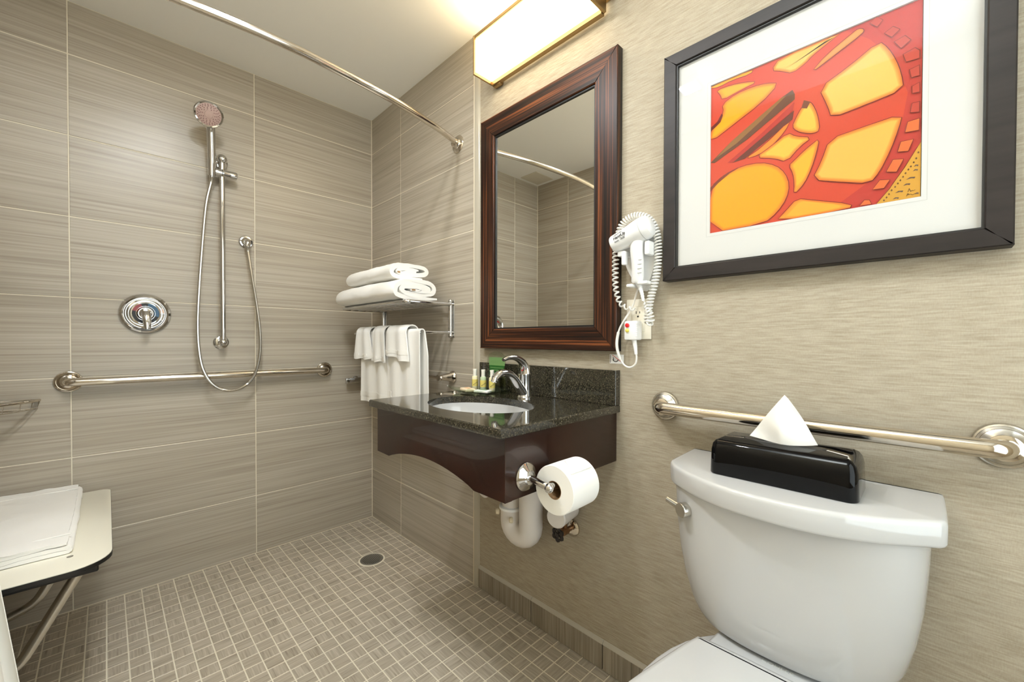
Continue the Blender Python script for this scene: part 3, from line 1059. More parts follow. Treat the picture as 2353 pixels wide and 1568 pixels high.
# ------------------------------------------------------------------ vanity light
t = thing('vanity_light', 'lit white box vanity light with bronze metal ends above the mirror', 'light', (0, -1.33, 2.13))
LY0, LY1, LZ0, LZ1 = -1.080, -1.592, 2.072, 2.198
bm = B(); bx(bm, -.018, -.103, LY0, LY1, LZ0, LZ1, .003, 2)
obj('diffuser', bm, 'lamp', t)
for y0, y1 in ((LY0 + .006, LY0 - .001), (LY1 + .001, LY1 - .010)):
    bm = B(); bx(bm, -.008, -.110, y0, y1, LZ0 - .012, LZ1 + .012, .002, 1)
    obj('end_cap', bm, 'bronze', t)
bm = B(); bx(bm, -.004, -.0215, LY0, LY1, LZ0 - .016, LZ0 - .0005, .001, 1)
obj('bottom_rail', bm, 'bronze', t)
bm = B(); bx(bm, -.098, -.108, LY0, LY1, LZ1 - .001, LZ1 + .012, .001, 1)
obj('top_rail', bm, 'bronze', t)
bm = B(); bx(bm, .006, -.010, LY0 - .02, LY1 - .05, 2.10, 2.17, .003, 1); 
obj('back_plate', bm, 'bronze', t)
bm = B(); bx(bm, .0058, -.016, LY0 - .002, LY0 - .045, LZ0 - .022, LZ0 + .01, .006, 2)
obj('wall_clip', bm, 'bronze', t)

# ------------------------------------------------------------------ vanity
VX, VY0, VY1 = -.4935, -1.006, -1.648
CT, CB = .848, .826
t = thing('vanity_cabinet', 'dark cherry vanity apron with an arched lower edge hung on the wall', 'cabinet', (0, -1.33, .75))
def prism_x(bm, pts, x0, x1):
    loft(bm, [[Vector((x, p[0], p[1])) for p in pts] for x in (x0, x1)])
    return bm
pts = [(-1.018, CB - .001), (-1.018, .676), (-1.095, .674)]
for k in range(1, 20):
    s = k / 20
    pts.append((-1.095 - .43 * s, .674 + .036 * math.sin(PI * s) ** .8))
pts += [(-1.525, .674), (-1.637, .674), (-1.637, CB - .001)]
bm = B(); prism_x(bm, pts, -.4485, -.470)
obj('front_panel', bm, 'cherry', t)
bm = B(); bx(bm, -.4482, .0055, -1.619, -1.637, .6735, CB - .001, .001, 1)
obj('side_panel', bm, 'cherry', t)
bm = B(); bx(bm, -.4482, .0055, -1.018, -1.034, .6735, CB - .001, .001, 1)
obj('side_panel', bm, 'cherry', t)
bm = B(); bx(bm, -.4475, -.4715, -1.6362, -1.6385, .6735, CB - .001, .001, 1)
obj('edge_strip', bm, 'cherry', t)

t = thing('countertop', 'dark polished granite vanity top with backsplash and oval basin cutout', 'countertop', (0, -1.33, CB))
SCX, SCY, SA, SB = -.285, -1.325, .140, .196
def rect_hit(a, x0, x1, y0, y1):
    dx, dy = math.cos(a), math.sin(a)
    ts = []
    if dx > 1e-9: ts.append((x1 - SCX) / dx)
    if dx < -1e-9: ts.append((x0 - SCX) / dx)
    if dy > 1e-9: ts.append((y1 - SCY) / dy)
    if dy < -1e-9: ts.append((y0 - SCY) / dy)
    q = min(ts)
    return SCX + dx * q, SCY + dy * q
angs = [2 * PI * k / 72 for k in range(72)]
for x in (VX, .0055):
    for y_ in (VY0, VY1):
        angs.append(math.atan2(y_ - SCY, x - SCX) % (2 * PI))
angs = sorted(set(round(a, 6) for a in angs))
outer, inner = [], []
for a in angs:
    outer.append(rect_hit(a, VX, .0055, VY1, VY0))
    inner.append((SCX + SA * math.cos(a), SCY + SB * math.sin(a)))
def lv(pts, z, ins=0):
    return [Vector((max(VX + ins, min(.0055, p[0])), max(VY1 + ins, min(VY0 - ins, p[1])), z)) for p in pts]
bm = B()
rings = [[Vector((*p, CB)) for p in inner], lv(outer, CB, .001), lv(outer, CB + .001), lv(outer, CT - .003), lv(outer, CT, .0022), [Vector((*p, CT)) for p in inner]]
vr = [[bm.verts.new(p) for p in r_] for r_ in rings]
n = len(angs)
for a, b in list(zip(vr, vr[1:])) + [(vr[-1], vr[0])]:
    for k in range(n):
        bm.faces.new((a[k], a[(k + 1) % n], b[(k + 1) % n], b[k]))
obj('slab', bm, 'granite', t, ang=.25)
bm = B(); bx(bm, .0058, -.020, VY0 - .002, VY1 + .0, CT + .0002, .9555, .0012, 1)
obj('backsplash', bm, 'granite', t, ang=.25)

t = thing('sink_basin', 'white oval undermount basin in the granite counter', 'sink', (SCX, SCY, CB))
bm = B()
rings = []
for q in range(0, 10):
    f = q / 9
    r_ = math.cos(f * PI / 2) ** .55 if f < 1 else 0
    r_ = max(r_, .10)
    z = CB - .001 - .135 * math.sin(f * PI / 2) ** 1.1
    rings.append([Vector((SCX + (SA + .006) * r_ * math.cos(a), SCY + (SB + .006) * r_ * math.sin(a), z)) for a in [2 * PI * k / 48 for k in range(48)]])
loft(bm, rings, False, True)
bs = obj('bowl', bm, 'white_ceramic', t, recalc=False)
md = bs.modifiers.new('thick', 'SOLIDIFY'); md.thickness = .006; md.offset = 1
bm = B(); lathe(bm, [(.021, -.137), (.021, -.132), (.016, -.131), (0, -.131)], (SCX, SCY, CB), (0, 0, 1), 24, cap=False)
obj('drain', bm, 'chrome', t)

FX, FY = -.090, -1.335
t = thing('faucet', 'single lever chrome faucet with a low arched spout behind the basin', 'faucet', (FX, FY, CT))
bm = B(); lathe(bm, [(.026, 0), (.026, .004), (.023, .008), (.0215, .030), (.0215, .075), (.0225, .078), (.0225, .084)], (FX, FY, CT), (0, 0, 1), 32)
obj('body', bm, 'chrome', t)
sp = spline([(FX - .004, FY, CT + .012), (FX - .030, FY, CT + .042), (FX - .058, FY, CT + .074), (FX - .088, FY, CT + .090), (FX - .118, FY, CT + .089), (FX - .140, FY, CT + .074)], 6)
bm = B(); tube(bm, sp, [.019 - .006 * (i / (len(sp) - 1)) ** .7 for i in range(len(sp))], 18, flat=(.85, 1.1))
spo = obj('spout', bm, 'chrome', t)
bm = B(); lathe(bm, [(.0105, -.002), (.0105, .012), (.009, .013), (.0085, .009), (0, .009)], (FX - .139, FY, CT + .076), (-.35, 0, -1), 20, cap=False)
obj('aerator', bm, 'chrome', spo)
hp = spline([(FX + .004, FY, CT + .082), (FX + .001, FY, CT + .104), (FX - .016, FY, CT + .125), (FX - .044, FY, CT + .139), (FX - .075, FY, CT + .141), (FX - .102, FY, CT + .134)], 6)
bm = B(); tube(bm, hp, [.0215 - .0145 * (i / (len(hp) - 1)) ** .8 for i in range(len(hp))], 18, flat=(.8, 1.05))
lvr = obj('lever', bm, 'chrome', t)
bm = B(); sphere(bm, (FX - .018, FY - .004, CT + .096), .0030, 10)
obj('temperature_dot', bm, 'red', lvr)

# amenity tray with bottles, packets and card
t = thing('amenity_tray', 'clear acrylic tray with raised corners holding toiletries beside the basin', 'tray', (-.115, -1.12, CT))
cor = [Vector((-.185, -1.015, 0)), Vector((-.175, -1.165, 0)), Vector((-.045, -1.235, 0)), Vector((-.05, -1.075, 0))]
cor = [Vector((-.190, -1.020, 0)), Vector((-.196, -1.160, 0)), Vector((-.052, -1.238, 0)), Vector((-.032, -1.075, 0))]
bm = B(); N = 14
def tray_pt(u, v):
    p = cor[0] * (1 - u) * (1 - v) + cor[1] * u * (1 - v) + cor[2] * u * v + cor[3] * (1 - u) * v
    e = max(abs(u - .5), abs(v - .5)) * 2
    c_ = (abs(u - .5) * 2) ** 3 * (abs(v - .5) * 2) ** 3
    return Vector((p.x, p.y, CT + .004 + .010 * max(0, e - .7) / .3 + .012 * c_))
g = [[bm.verts.new(tray_pt(i / N, j / N)) for j in range(N + 1)] for i in range(N + 1)]
for i in range(N):
    for j in range(N):
        bm.faces.new((g[i][j], g[i + 1][j], g[i + 1][j + 1], g[i][j + 1]))
o = obj('dish', bm, 'acrylic', t, ang=2)
md = o.modifiers.new('thick', 'SOLIDIFY'); md.thickness = .003; md.offset = 0
for u_, v_ in ((.2, .2), (.8, .2), (.8, .8), (.2, .8)):
    p = tray_pt(u_, v_)
    obj('foot', lathe(B(), [(.006, 0.0002), (.006, p.z - CT - .0018)], (p.x, p.y, CT), (0, 0, 1), 12), 'acrylic', t)
def bottle(c, m, label, cap='cap_white'):
    z0 = CT + .0062
    t = thing('toiletry_bottle', label, 'bottle', (c[0], c[1], z0), 'toiletry bottles on the tray')
    bm = B(); lathe(bm, [(.0105, 0), (.0118, .002), (.0118, .048), (.0105, .052), (.0062, .054)], (c[0], c[1], z0), (0, 0, 1), 24)
    bo = obj('bottle_body', bm, m, t)
    bm = B(); lathe(bm, [(.0121, .014), (.0121, .040)], (c[0], c[1], z0), (0, 0, 1), 24, cap=False)
    lb = obj('label_band', bm, 'label_yellow', bo)
    lb.data.materials[0] = M['label_yellow']
    bm = B()
    for k in range(4):
        a = 3.6 + k * .35
        x, y_ = c[0] + .0122 * math.cos(a), c[1] + .0122 * math.sin(a)
        lathe(bm, [(.0016, -.0003), (.0016, .0006)], (x, y_, z0 + .020 + .003 * k), (math.cos(a), math.sin(a), 0), 8)
    obj('label_mark', bm, 'ink', bo)
    bm = B(); lathe(bm, [(.0075, .0535), (.0072, .070), (.0082, .078), (.0078, .080), (0, .080)], (c[0], c[1], z0), (0, 0, 1), 20, cap=False)
    obj('bottle_cap', bm, cap, t)
bottle((-.092, -1.0675), 'lotion', 'cream toiletry bottle with yellow label, farthest from the faucet')
bottle((-.092, -1.117), 'gel', 'pale green toiletry bottle between two cream ones on the tray')
bottle((-.088, -1.163), 'lotion', 'cream toiletry bottle on the tray nearest the faucet spout')
def packet(name, label, c, sx, sy, h, rz, m, m2):
    z0 = CT + .0062
    t = thing(name, label, 'soap', (c[0], c[1], z0), 'soap packets on the tray')
    bm = B(); bx(bm, -sx, sx, -sy, sy, 0, h, min(h * .45, .004), 3)
    bm.transform(Matrix.Translation((c[0], c[1], z0)) @ Matrix.Rotation(rz, 4, 'Z'))
    ob_ = obj('wrapper', bm, m, t)
    bm = B(); bx(bm, -sx * .6, sx * .6, -sy * .4, sy * .4, h - .0004, h + .0004)
    bm.transform(Matrix.Translation((c[0], c[1], z0)) @ Matrix.Rotation(rz, 4, 'Z'))
    obj('wrapper_print', bm, m2, ob_)
packet('soap_bar', 'peach and cream soap packet at the front of the clear tray', (-.150, -1.095), .034, .020, .012, 1.25, 'cream_pack', 'peach_pack')
packet('soap_bar', 'white and green soap packet on the tray near the faucet', (-.135, -1.165), .030, .018, .010, 1.9, 'paper', 'green')
t = thing('card_holder', 'clear acrylic sign holder with a green card standing behind the bottles', 'sign', (-.05, -1.15, CT))
def card_outline(w, h0, h1, arch):
    pts = [(-w, h0), (w, h0), (w, h1)]
    for k in range(1, 12):
        a = PI * k / 12
        pts.append((w * math.cos(a), h1 + arch * math.sin(a)))
    pts.append((-w, h1))
    return pts
def card(bm, pts, x0, x1, cy, lean=0.0):
    loft(bm, [[Vector((x + lean * (z - CT), cy - y_, z)) for y_, z in pts] for x in (x0, x1)])
    return bm
bm = B(); card(bm, card_outline(.052, CT + .0005, .968, .036), -.060, -.0575, -1.155)
bx(bm, -.075, -.035, -1.207, -1.103, CT + .0003, CT + .0025)
obj('stand', bm, 'acrylic', t)
bm = B(); card(bm, [(-.042, .912), (.042, .912), (.042, .950), (-.042, .950)], -.0571, -.0566, -1.155)
cg = obj('green_card', bm, 'green', t)
bm = B(); card(bm, [(-.044, .950), (.044, .950), (.044, .981), (-.044, .981)], -.0571, -.0566, -1.155)
obj('card_top', bm, 'green_light', t)
bm = B()
for k in range(4):
    wd = (.036, .030, .038, .034, .028, .036, .02)[k]
    card(bm, [(-wd, .940 - k * .0095), (wd, .940 - k * .0095), (wd, .9425 - k * .0095), (-wd, .9425 - k * .0095)], -.0572, -.0570, -1.155)
obj('text_line', bm, 'green_light', cg)

# ------------------------------------------------------------------ toilet paper
t = thing('toilet_paper_holder', 'chrome toilet paper holder with round flange on the vanity side', 'holder', (-.40, -1.637, .72))
HCc = Vector((-.402, -1.6372, .7205))
bm = B(); lathe(bm, [(.034, 0), (.034, .003), (.030, .008), (.021, .012), (.019, .015), (.012, .018)], HCc, (0, -1, 0), 40)
obj('flange', bm, 'chrome', t)
bm = B(); tube(bm, bend([HCc + Vector((0, -.012, 0)), HCc + Vector((0, -.074, -.008)), HCc + Vector((.130, -.074, -.008))], .014, 6), .0085, 16)
obj('arm', bm, 'chrome', t)
bm = B(); sphere(bm, HCc + Vector((-.002, -.076, -.008)), .0115, 16)
obj('arm_tip', bm, 'chrome', t)
RC = Vector((-.386, -1.7115, .7025))
t = thing('toilet_paper_roll', 'white toilet paper roll on the chrome holder beside the vanity', 'toilet paper', (RC.x + .05, RC.y, RC.z - .057))
bm = B(); lathe(bm, [(.0215, 0), (.0555, 0), (.057, .0015), (.0575, .05), (.057, .0985), (.0555, .1), (.0215, .1), (.0215, 0)], RC, (1, 0, 0), 56, cap=False)
obj('paper', bm, 'paper', t)
bm = B(); lathe(bm, [(.0200, .0002), (.0215, .0002), (.0215, .0998), (.0200, .0998), (.0200, .0002)], RC, (1, 0, 0), 40, cap=False)
obj('core', bm, 'cardboard', t)
bm = B(); up_ = RC + Vector((.0, 0, .0))
# folded point of the loose sheet on top of the roll
a0, a1 = -.05, .75
rows = []
for k in range(9):
    a = a0 + (a1 - a0) * k / 8
    f = k / 8
    w0, w1 = .004 + .05 * (1 - f), .096 - .05 * (1 - f) * .6
    w0, w1 = .012 + .030 * (1 - f), .092 - .030 * (1 - f)
    rows.append([bm.verts.new(RC + Vector((x, -math.sin(-a) * .0582 * -1, math.cos(a) * .0582))) for x in (w0, (w0 + w1) / 2, w1)])
for r1, r2 in zip(rows, rows[1:]):
    for k in range(2): bm.faces.new((r1[k], r1[k + 1], r2[k + 1], r2[k]))
o = obj('folded_sheet', bm, 'paper', t, ang=2)
md = o.modifiers.new('thick', 'SOLIDIFY'); md.thickness = .0012; md.offset = 1

# ------------------------------------------------------------------ plumbing under the basin
PX = -.085
t = thing('drain_trap', 'white insulated drain trap hanging under the vanity', 'pipe', (PX, -1.36, .37))
PA, PB = -1.360, -1.268
bm = B(); tube(bm, bend([(SCX, SCY, .645), (-.20, -1.345, .625), (PX, PA, .60)], .02, 5), .018, 16)
obj('tailpiece', bm, 'pvc', t)
tp = [(PX, PA, .66), (PX, PA, .405)] + [(PX + .0 * k, (PA + PB) / 2 - (PB - PA) / 2 * math.cos(PI * k / 10), .405 - .040 * math.sin(PI * k / 10)) for k in range(1, 10)] + [(PX, PB, .405), (PX, PB, .455)]
bm = B(); tube(bm, tp, .0405, 28)
obj('trap_cover', bm, 'pvc', t)
bm = B(); tube(bm, bend([(PX, PB, .45), (PX, PB, .50), (.005, PB, .50)], .035, 8), .035, 24)
obj('outlet_cover', bm, 'pvc', t)
bm = B(); lathe(bm, [(.046, 0), (.046, .008), (.043, .010)], (PX, PB, .448), (0, 0, 1), 28)
obj('joint_ring', bm, 'white_plastic', t)
for p in ((PX - .03, PB + .035, .432), (PX - .042, PA + .045, .43)):
    bm = B(); lathe(bm, [(.009, 0), (.011, .004), (.009, .012)], p, (-.7, .5, 0), 10)
    obj('clip', bm, 'cream_plastic', t)
def stop_valve(y_, z, label, cover_dir):
    t = thing('stop_valve', label, 'valve', (.006, y_, z))
    bm = B(); lathe(bm, [(.030, 0), (.029, .005), (.022, .010), (.012, .011)], (.006, y_, z), (-1, 0, 0), 30)
    obj('flange', bm, 'nickel', t)
    bm = B(); lathe(bm, [(.0085, .008), (.0085, .030), (.013, .032), (.013, .055), (.008, .058), (.006, .072)], (.006, y_, z), (-1, 0, 0), 18)
    tube(bm, [(-.035, y_, z), (-.035, y_, z + .06)], .0075, 12)
    obj('stem', bm, 'brass', t)
    bm = B()
    c = Vector((-.072, y_, z)); n = 36
    pts = [c + Vector((0, math.sin(2 * PI * k / n) * (.019 + .0028 * math.cos(6 * 2 * PI * k / n)), math.cos(2 * PI * k / n) * (.019 + .0028 * math.cos(6 * 2 * PI * k / n)))) for k in range(n + 1)]
    tube(bm, pts, .0042, 8, cap=False)
    for k in range(3):
        a = PI * k / 3
        d = Vector((0, math.sin(a), math.cos(a)))
        tube(bm, [c - d * .019, c + d * .019], .003, 8)
    lathe(bm, [(.007, -.006), (.007, .006)], c, (1, 0, 0), 12)
    obj('handle', bm, 'dark_iron', t)
    return t
stop_valve(-1.4685, .413, 'stop valve with black round handle right of the drain trap', 1)
stop_valve(-1.195, .470, 'stop valve with black round handle left of the drain trap', 1)
t = thing('supply_cover', 'white insulated supply pipe sleeve between drain trap and right valve', 'pipe', (-.05, -1.47, .485))
bm = B(); lathe(bm, [(.030, 0), (.0335, .004), (.0335, .100)], (-.112, -1.4915, .486), (1, .20, .0), 28)
obj('sleeve', bm, 'pvc', t)
t = thing('supply_cover', 'white insulated pipe sleeve peeking out under the arched apron', 'pipe', (-.05, -1.14, .50))
bm = B(); lathe(bm, [(.028, 0), (.0325, .004), (.0325, .10)], (-.118, -1.143, .487), (1, 0, .12), 28)
obj('sleeve', bm, 'pvc', t)

# ------------------------------------------------------------------ framed picture
t = thing('framed_picture', 'large abstract red and yellow print in a wide dark frame above the toilet', 'picture', (0, -2.10, 1.51))
py0, py1, pz0, pz1 = framed(t, -1.7985, -2.4135, 1.2088, 1.8143, .034, .034, .034, .034, .0055, -.030, 'frame_black')
bm = B()
MY0, MY1, MZ0, MZ1 = -1.9165, -2.3005, 1.3205, 1.6955
xm0, xm1 = -.012, -.0165
bx(bm, xm0, xm1, py0, MY0, pz0, pz1); bx(bm, xm0, xm1, MY1, py1, pz0, pz1)
bx(bm, xm0, xm1, MY0, MY1, pz0, MZ0); bx(bm, xm0, xm1, MY0, MY1, MZ1, pz1)
mt = obj('mat_board', bm, 'white_mat', t, ang=.2)
bm = B(); ring(bm, MY0 + .0085, MY1 - .0085, MZ0 - .0085, MZ1 + .0085, .0009, -.0160, -.0167)
obj('mat_groove', bm, 'grey_print', mt)
bm = B(); ring(bm, py0, py1, pz0, pz1, .003, -.0165, -.026)
obj('inner_lip', bm, 'black', t)
bm = B(); bx(bm, -.0208, -.0222, py0 - .0005, py1 + .0005, pz0 + .0005, pz1 - .0005)
obj('glass', bm, 'glass', t, ang=.2)
PW, PH = .383, .3745
RED, DRED, MAR, YEL, PALE, ORA = (214, 70, 44), (196, 56, 46), (112, 34, 26), (248, 178, 26), (246, 200, 96), (240, 118, 34)
art = [
 ('y', [(.348, .944), (.392, 1.0), (.69, 1.0), (.631, .975), (.545, .93), (.526, .909), (.457, .876), (.404, .914)], PALE),
 ('y', [(.0, .985), (.0, 1.0), (.25, 1.0), (.238, .975), (.123, .985), (.05, .975)], YEL),
 ('y', [(.032, .958), (.123, .954), (.202, .936), (.276, .909), (.185, .898), (.07, .877), (.058, .919)], YEL),
 ('y', [(0, .623), (.0, .70), (.052, .747), (.08, .796), (.07, .849), (.151, .884), (.253, .887), (.327, .874), (.39, .846), (.296, .766), (.143, .693)], YEL),
 ('f', [(0, .72), (.04, .745), (.066, .79), (.075, .775), (.06, .735), (.025, .71), (0, .695)], MAR),
 ('f', [(0, .482), (.025, .473), (.214, .561), (.47, .715), (.47, .746), (.458, .776), (.398, .75), (.288, .684), (.126, .582)], (106, 62, 40)),
 ('f', [(.03, .50), (.126, .582), (.288, .684), (.398, .75), (.43, .757), (.30, .655), (.16, .56)], (150, 104, 56)),
 ('f', [(.105, .45), (.14, .441), (.46, .65), (.47, .70), (.30, .575)], (184, 44, 36)),
 ('f', [(.137, .441), (.206, .444), (.46, .599), (.467, .65)], (104, 40, 28)),
 ('y', [(.205, .441), (.306, .487), (.452, .602), (.423, .542), (.354, .475), (.29, .445)], (238, 140, 40)),
 ('y', [(.267, .432), (.354, .475), (.438, .527), (.475, .491), (.555, .457), (.498, .426), (.432, .354), (.37, .396)], (250, 196, 70)),
 ('y', [(.46, .555), (.478, .601), (.503, .648), (.525, .668), (.546, .668), (.568, .618), (.583, .558), (.59, .487), (.563, .479), (.519, .497), (.483, .521)], (250, 198, 74)),
 ('f', [(.503, .648), (.515, .69), (.546, .668), (.53, .635)], (120, 60, 36)),
 ('y', [(0, .005), (0, .313), (.083, .374), (.189, .401), (.298, .391), (.378, .348), (.425, .288), (.448, .21), (.434, .133), (.389, .062), (.318, .005)], (248, 172, 14)),
 ('f', [(0, .313), (.083, .374), (.189, .401), (.12, .375), (.05, .33), (0, .285)], (128, 50, 26)),
 ('y', [(.471, .146), (.521, .199), (.553, .276), (.576, .362), (.589, .438), (.555, .416), (.52, .392), (.469, .347), (.446, .327), (.466, .276), (.474, .211)], (249, 186, 44)),
 ('y', [(.381, .003), (.434, .06), (.486, .118), (.56, .09), (.737, .026), (.726, .003)], (247, 180, 52)),
 ('y', [(.544, .832), (.649, .883), (.772, .943), (.778, .962), (.756, .977), (.734, .968), (.614, .901)], (244, 150, 70)),
 ('y', [(.586, .728), (.719, .79), (.839, .865), (.873, .813), (.904, .735), (.924, .657), (.934, .571), (.792, .552), (.644, .536), (.628, .608)], PALE),
 ('y', [(.636, .418), (.777, .432), (.931, .444), (.917, .373), (.888, .273), (.848, .174), (.81, .121), (.685, .163), (.559, .21), (.601, .301)], (247, 192, 84)),
 ('c', [(.837, .002), (.885, .066), (.944, .166), (1, .277), (1, .002)], (224, 166, 60)),
]
holes = [[(.802, .981), (.828, 1.0), (.852, .97), (.831, .946)], [(.86, .896), (.892, .913), (.917, .886), (.888, .861)], [(.898, .831), (.937, .842), (.958, .81), (.923, .786)], [(.932, .749), (.974, .761), (.99, .74), (.99, .703), (.943, .706)], [(.956, .659), (.99, .666), (.991, .616), (.963, .617)], [(.966, .57), (.991, .579), (.992, .532), (.967, .535)], [(.967, .483), (.992, .482), (.992, .432), (.961, .439)]]
holes2 = [[(.952, .394), (.993, .397), (.991, .34), (.943, .345)], [(.928, .301), (.972, .299), (.954, .246), (.916, .254)], [(.899, .218), (.937, .209), (.912, .152), (.874, .163)], [(.849, .125), (.887, .117), (.865, .08), (.821, .083)], [(.77, .009), (.789, .034), (.808, .029), (.816, .007)]]
bm = B(); cl = bm.loops.layers.float_color.new('Col')
XP = [-.0122]
def face(pts, cols, x):
    vs = [bm.verts.new((x, MY0 - PW * max(0, min(1, u_)), MZ0 + PH * max(0, min(1, v_)))) for u_, v_ in pts]
    try:
        f = bm.faces.new(vs)
    except ValueError:
        return
    for lp, c in zip(f.loops, cols):
        lp[cl] = tuple(v_ * .72 for v_ in s2l(c)[:3]) + (1,)
def poly(pts, col, x):
    face(pts, [col] * len(pts), x)
def scaled(pts, k):
    """offset the outline inward (k>0) along its normals"""
    n_ = len(pts)
    ar = sum(pts[i][0] * pts[(i + 1) % n_][1] - pts[(i + 1) % n_][0] * pts[i][1] for i in range(n_))
    sg = 1 if ar > 0 else -1
    out = []
    for i in range(n_):
        a = Vector(pts[i - 1]); p = Vector(pts[i]); b = Vector(pts[(i + 1) % n_])
        d1 = (p - a).normalized(); d2 = (b - p).normalized()
        n1 = Vector((-d1.y, d1.x)) * sg; n2 = Vector((-d2.y, d2.x)) * sg
        m_ = (n1 + n2)
        if m_.length < .3: m_ = n1
        m_.normalize()
        out.append(tuple(p + m_ * k))
    return out
poly([(0, 0), (1, 0), (1, 1), (0, 1)], RED, XP[0])
x = XP[0] - .00005
poly([(.62, 0), (.837, 0), (1, .277), (1, 1), (.70, 1), (.80, .9), (.9, .74), (.95, .55), (.93, .4), (.86, .17)], DRED, x)
for kind, pts, col in art:
    x -= .00003
    if kind == 'f':
        poly(pts, col, x); continue
    if kind == 'c':
        poly(scaled(pts, -.003), MAR, x); poly(pts, col, x - .00002); x -= .00002; continue
    sm = chaikin(pts, 1)
    mid = tuple(int(c_ * .6 + o_ * .4) for c_, o_ in zip(col, ORA))
    poly(scaled(sm, -.0035), MAR, x)
    x -= .00003
    poly(sm, ORA, x)
    ar_ = abs(sum(sm[i][0] * sm[i - 1][1] - sm[i - 1][0] * sm[i][1] for i in range(len(sm)))) / 2
    pe_ = sum((Vector(sm[i]) - Vector(sm[i - 1])).length for i in range(len(sm)))
    step = min(.0024, .55 * ar_ / pe_ / 8)
    for k in range(1, 9):
        f = k / 8
        c2 = tuple(o_ + (c_ - o_) * f for c_, o_ in zip(col, ORA))
        ins_ = scaled(sm, step * k)
        if any((Vector(ins_[i]) - Vector(ins_[i - 1])).dot(Vector(sm[i]) - Vector(sm[i - 1])) <= 0 for i in range(len(sm))):
            ctr_ = (sum(p[0] for p in sm) / len(sm), sum(p[1] for p in sm) / len(sm))
            ins_ = [(p[0] + (ctr_[0] - p[0]) * .035 * k, p[1] + (ctr_[1] - p[1]) * .035 * k) for p in sm]
        x -= .00001
        poly(ins_, c2, x)
for h in holes:
    x -= .00002
    poly(scaled(h, -.003), MAR, x); poly(h, (196, 66, 52), x - .00002); x -= .00002
for h in holes2:
    x -= .00002
    poly(scaled(h, -.003), MAR, x); poly(h, (234, 112, 54), x - .00002); x -= .00002
dots = [(.991, .226), (.984, .198), (.975, .181), (.965, .163), (.956, .150), (.946, .134), (.937, .118), (.927, .103), (.918, .089), (.908, .074), (.895, .060), (.885, .042), (.876, .027), (.866, .014)]
x -= .00003
for u_, v_ in dots:
    poly([(u_ - .004, v_), (u_, v_ + .006), (u_ + .004, v_), (u_, v_ - .006)], (120, 84, 48), x)
for u_, v_, w in ((.985, .162, .010), (.983, .140, .011), (.968, .104, .020), (.953, .075, .016), (.926, .045, .018), (.913, .014, .014), (.989, .02, .008)):
    poly([(u_ - w, v_ - .004), (u_ - w * .3, v_ + .005), (u_ + w * .7, v_ + .002), (u_ + w * .5, v_ - .006), (u_, v_ - .001)], (110, 86, 76), x)
x -= .00003
def stroke(pts, w, col):
    for (u0, v0), (u1, v1) in zip(pts, pts[1:]):
        d = Vector((u1 - u0, v1 - v0))
        if d.length < 1e-6: continue
        n_ = Vector((-d.y, d.x)).normalized() * w
        poly([(u0 + n_.x, v0 + n_.y), (u0 - n_.x, v0 - n_.y), (u1 - n_.x, v1 - n_.y), (u1 + n_.x, v1 + n_.y)], col, x)
stroke([(.955, .034), (.960, .052), (.966, .034), (.970, .040), (.974, .036), (.982, .040)], .0009, (70, 52, 40))
stroke([(.950, .014), (.955, .028), (.960, .022), (.952, .020), (.966, .022), (.972, .016), (.984, .022)], .0009, (70, 52, 40))
for f in bm.faces:
    f.normal_update()
    if f.normal.x > 0: f.normal_flip()
o = obj('print', bm, 'print', t, ang=.2, recalc=False)

# ------------------------------------------------------------------ hair dryer and its wall holder
WX = .0055
t = thing('dryer_holder', 'white wall holder with clips and plug cord behind the hair dryer', 'holder', (WX, -1.72, 1.30))
plate = chaikin([(-1.700, 1.402), (-1.735, 1.402), (-1.768, 1.375), (-1.776, 1.32), (-1.772, 1.26), (-1.752, 1.205), (-1.734, 1.186), (-1.718, 1.20), (-1.690, 1.235), (-1.672, 1.275), (-1.664, 1.33), (-1.674, 1.38)], 2)
bm = B()
def plate_x(bm, pts, levels):
    cy_ = sum(p[0] for p in pts) / len(pts); cz_ = sum(p[1] for p in pts) / len(pts)
    loft(bm, [[Vector((xx, cy_ + (p[0] - cy_) * k, cz_ + (p[1] - cz_) * k)) for p in pts] for xx, k in levels])
plate_x(bm, plate, [(WX, 1), (-.008, 1), (-.016, .96), (-.018, .90)])
obj('wall_plate', bm, 'white_plastic', t)
def hook(pts, r):
    bm = B(); tube(bm, bend(pts, .008, 5), r, 12, flat=(1.3, .8))
    obj('clip', bm, 'white_plastic', t)
bm = B(); bx(bm, -.014, -.062, -1.676, -1.700, 1.288, 1.304, .004, 2); bx(bm, -.048, -.064, -1.690, -1.704, 1.262, 1.302, .004, 2)
obj('clip', bm, 'white_plastic', t)
bm = B(); bx(bm, -.014, -.064, -1.761, -1.776, 1.282, 1.320, .004, 2)
obj('clip', bm, 'white_plastic', t)
bm = B(); bx(bm, -.012, -.060, -1.704, -1.724, 1.198, 1.207, .003, 2); bx(bm, -.012, -.060, -1.738, -1.768, 1.203, 1.212, .003, 2)
obj('cup', bm, 'white_plastic', t)
